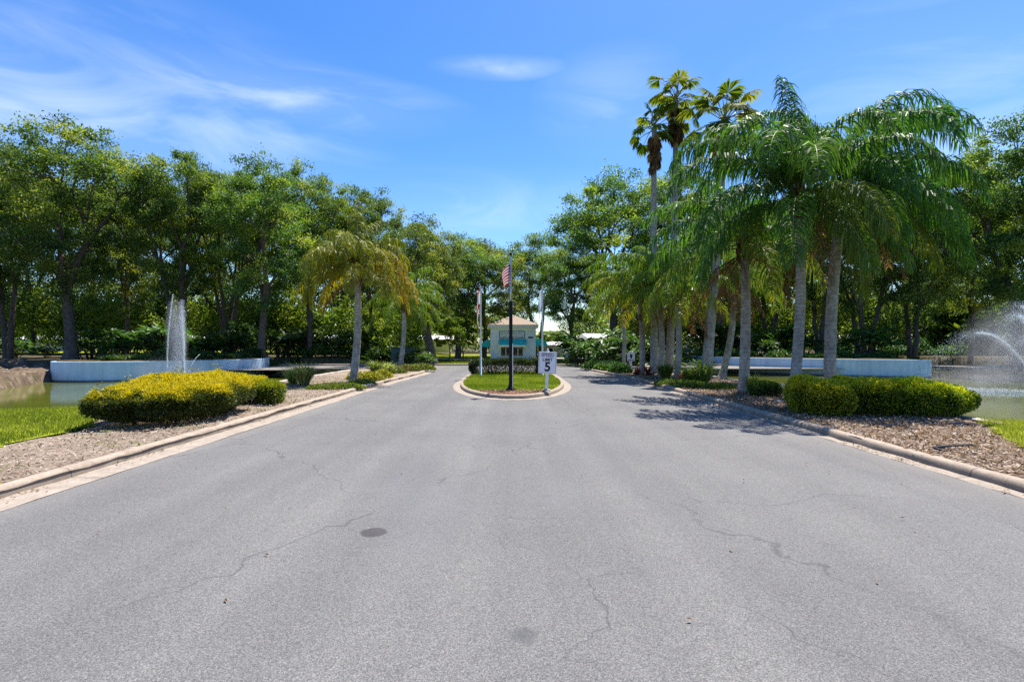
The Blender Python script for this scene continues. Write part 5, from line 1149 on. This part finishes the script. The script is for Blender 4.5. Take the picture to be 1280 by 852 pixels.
# ------------------------------------------------------------------ sky, sun, camera
AZ, EL = 32.0, 66.0
w = bpy.data.worlds.new('World'); SC.world = w; w.use_nodes = True; nt = w.node_tree; bg = nt.nodes['Background']
sky = nd(nt, 'ShaderNodeTexSky', sky_type='NISHITA'); sky.sun_disc = False; sky.sun_elevation = R(EL); sky.sun_rotation = R(AZ)
sky.altitude = 0; sky.air_density = 1.0; sky.dust_density = .4; sky.ozone_density = 3.0
hs = nd(nt, 'ShaderNodeHueSaturation'); hs.inputs['Saturation'].default_value = 1.34; hs.inputs['Hue'].default_value = .509; hs.inputs['Value'].default_value = .78; nt.links.new(sky.outputs[0], hs.inputs['Color'])
tc = nd(nt, 'ShaderNodeTexCoord').outputs['Generated']
def clump(px, py, wx, wy):     # soft mask about a direction of the sky
    d = unit(np.array([(px-CXP)/FPX, 1, -(py-HOR)/FPX])); s_ = nd(nt, 'ShaderNodeVectorMath', operation='SUBTRACT'); nt.links.new(tc, s_.inputs[0]); s_.inputs[1].default_value = d
    m_ = nd(nt, 'ShaderNodeVectorMath', operation='MULTIPLY'); nt.links.new(s_.outputs[0], m_.inputs[0]); m_.inputs[1].default_value = (1/wx, 1/wx, 1/wy)
    l = nd(nt, 'ShaderNodeVectorMath', operation='LENGTH'); nt.links.new(m_.outputs[0], l.inputs[0]); return ramp(nt, l.outputs['Value'], [(0, 1.0), (1, 0.0)])
mp = nd(nt, 'ShaderNodeMapping'); nt.links.new(tc, mp.inputs[0]); mp.inputs['Scale'].default_value = (1.6, 1.6, 6.0); mp.inputs['Rotation'].default_value = (0, R(-9), 0)
n1 = noise(nt, 2.0, 7, .55, mp.outputs[0], .8)
cl = ramp(nt, n1, [(.44, 0.0), (.78, 1.0)])
tot = None
for (px, py, wx, wy, k) in ((60,130,.5,.12,1.0),(330,115,.36,.06,.95),(60,60,.5,.12,.5),(625,85,.13,.02,.75),(1180,95,.34,.14,.5),(770,135,.16,.10,.5),(1250,150,.3,.08,.5),(600,262,.5,.08,.35)):
    q = mth(nt, 'MULTIPLY', clump(px, py, wx, wy), k); tot = q if tot is None else mth(nt, 'MAXIMUM', tot, q)
cf = mth(nt, 'MULTIPLY', mth(nt, 'MULTIPLY', tot, mth(nt, 'ADD', cl, .18)), .52)
col = mixc(nt, cf, hs.outputs[0], (5.4, 5.7, 6.4))
nt.links.new(col, bg.inputs[0]); bg.inputs[1].default_value = .13
sd = bpy.data.lights.new('sun', 'SUN'); sd.energy = 4.6; sd.angle = R(.55); sd.color = (1, .955, .88)
so = bpy.data.objects.new('sun', sd); COL.objects.link(so)
S = Vector((math.sin(R(AZ))*math.cos(R(EL)), math.cos(R(AZ))*math.cos(R(EL)), math.sin(R(EL)))); so.rotation_euler = S.to_track_quat('Z', 'Y').to_euler(); so.location = S*60
cam = bpy.data.cameras.new('camera'); co = bpy.data.objects.new('camera', cam); COL.objects.link(co); SC.camera = co
cam.sensor_width = 36; cam.lens = 18; cam.clip_end = 6000; cam.clip_start = .05; cam.shift_y = 4/1280
co.location = (0, 0, CAMH); co.rotation_euler = (R(90), 0, 0)
vs = SC.view_settings; vs.view_transform = 'Standard'; vs.look = 'None'; vs.gamma = 1; vs.use_curve_mapping = False; vs.exposure = 1.08
cy = SC.cycles; cy.max_bounces = 8; cy.diffuse_bounces = 4; cy.transmission_bounces = 6; cy.transparent_max_bounces = 12; cy.use_denoising = False; cy.use_light_tree = True; cy.sample_clamp_indirect = 3.0; cy.caustics_reflective = False; cy.caustics_refractive = False
try: cy.denoiser = 'OPENIMAGEDENOISE'
except Exception: pass
SC.render.engine = 'CYCLES'
for o in list(SC.objects):
    for k in ('_H', '_R'):
        if k in o: del o[k]
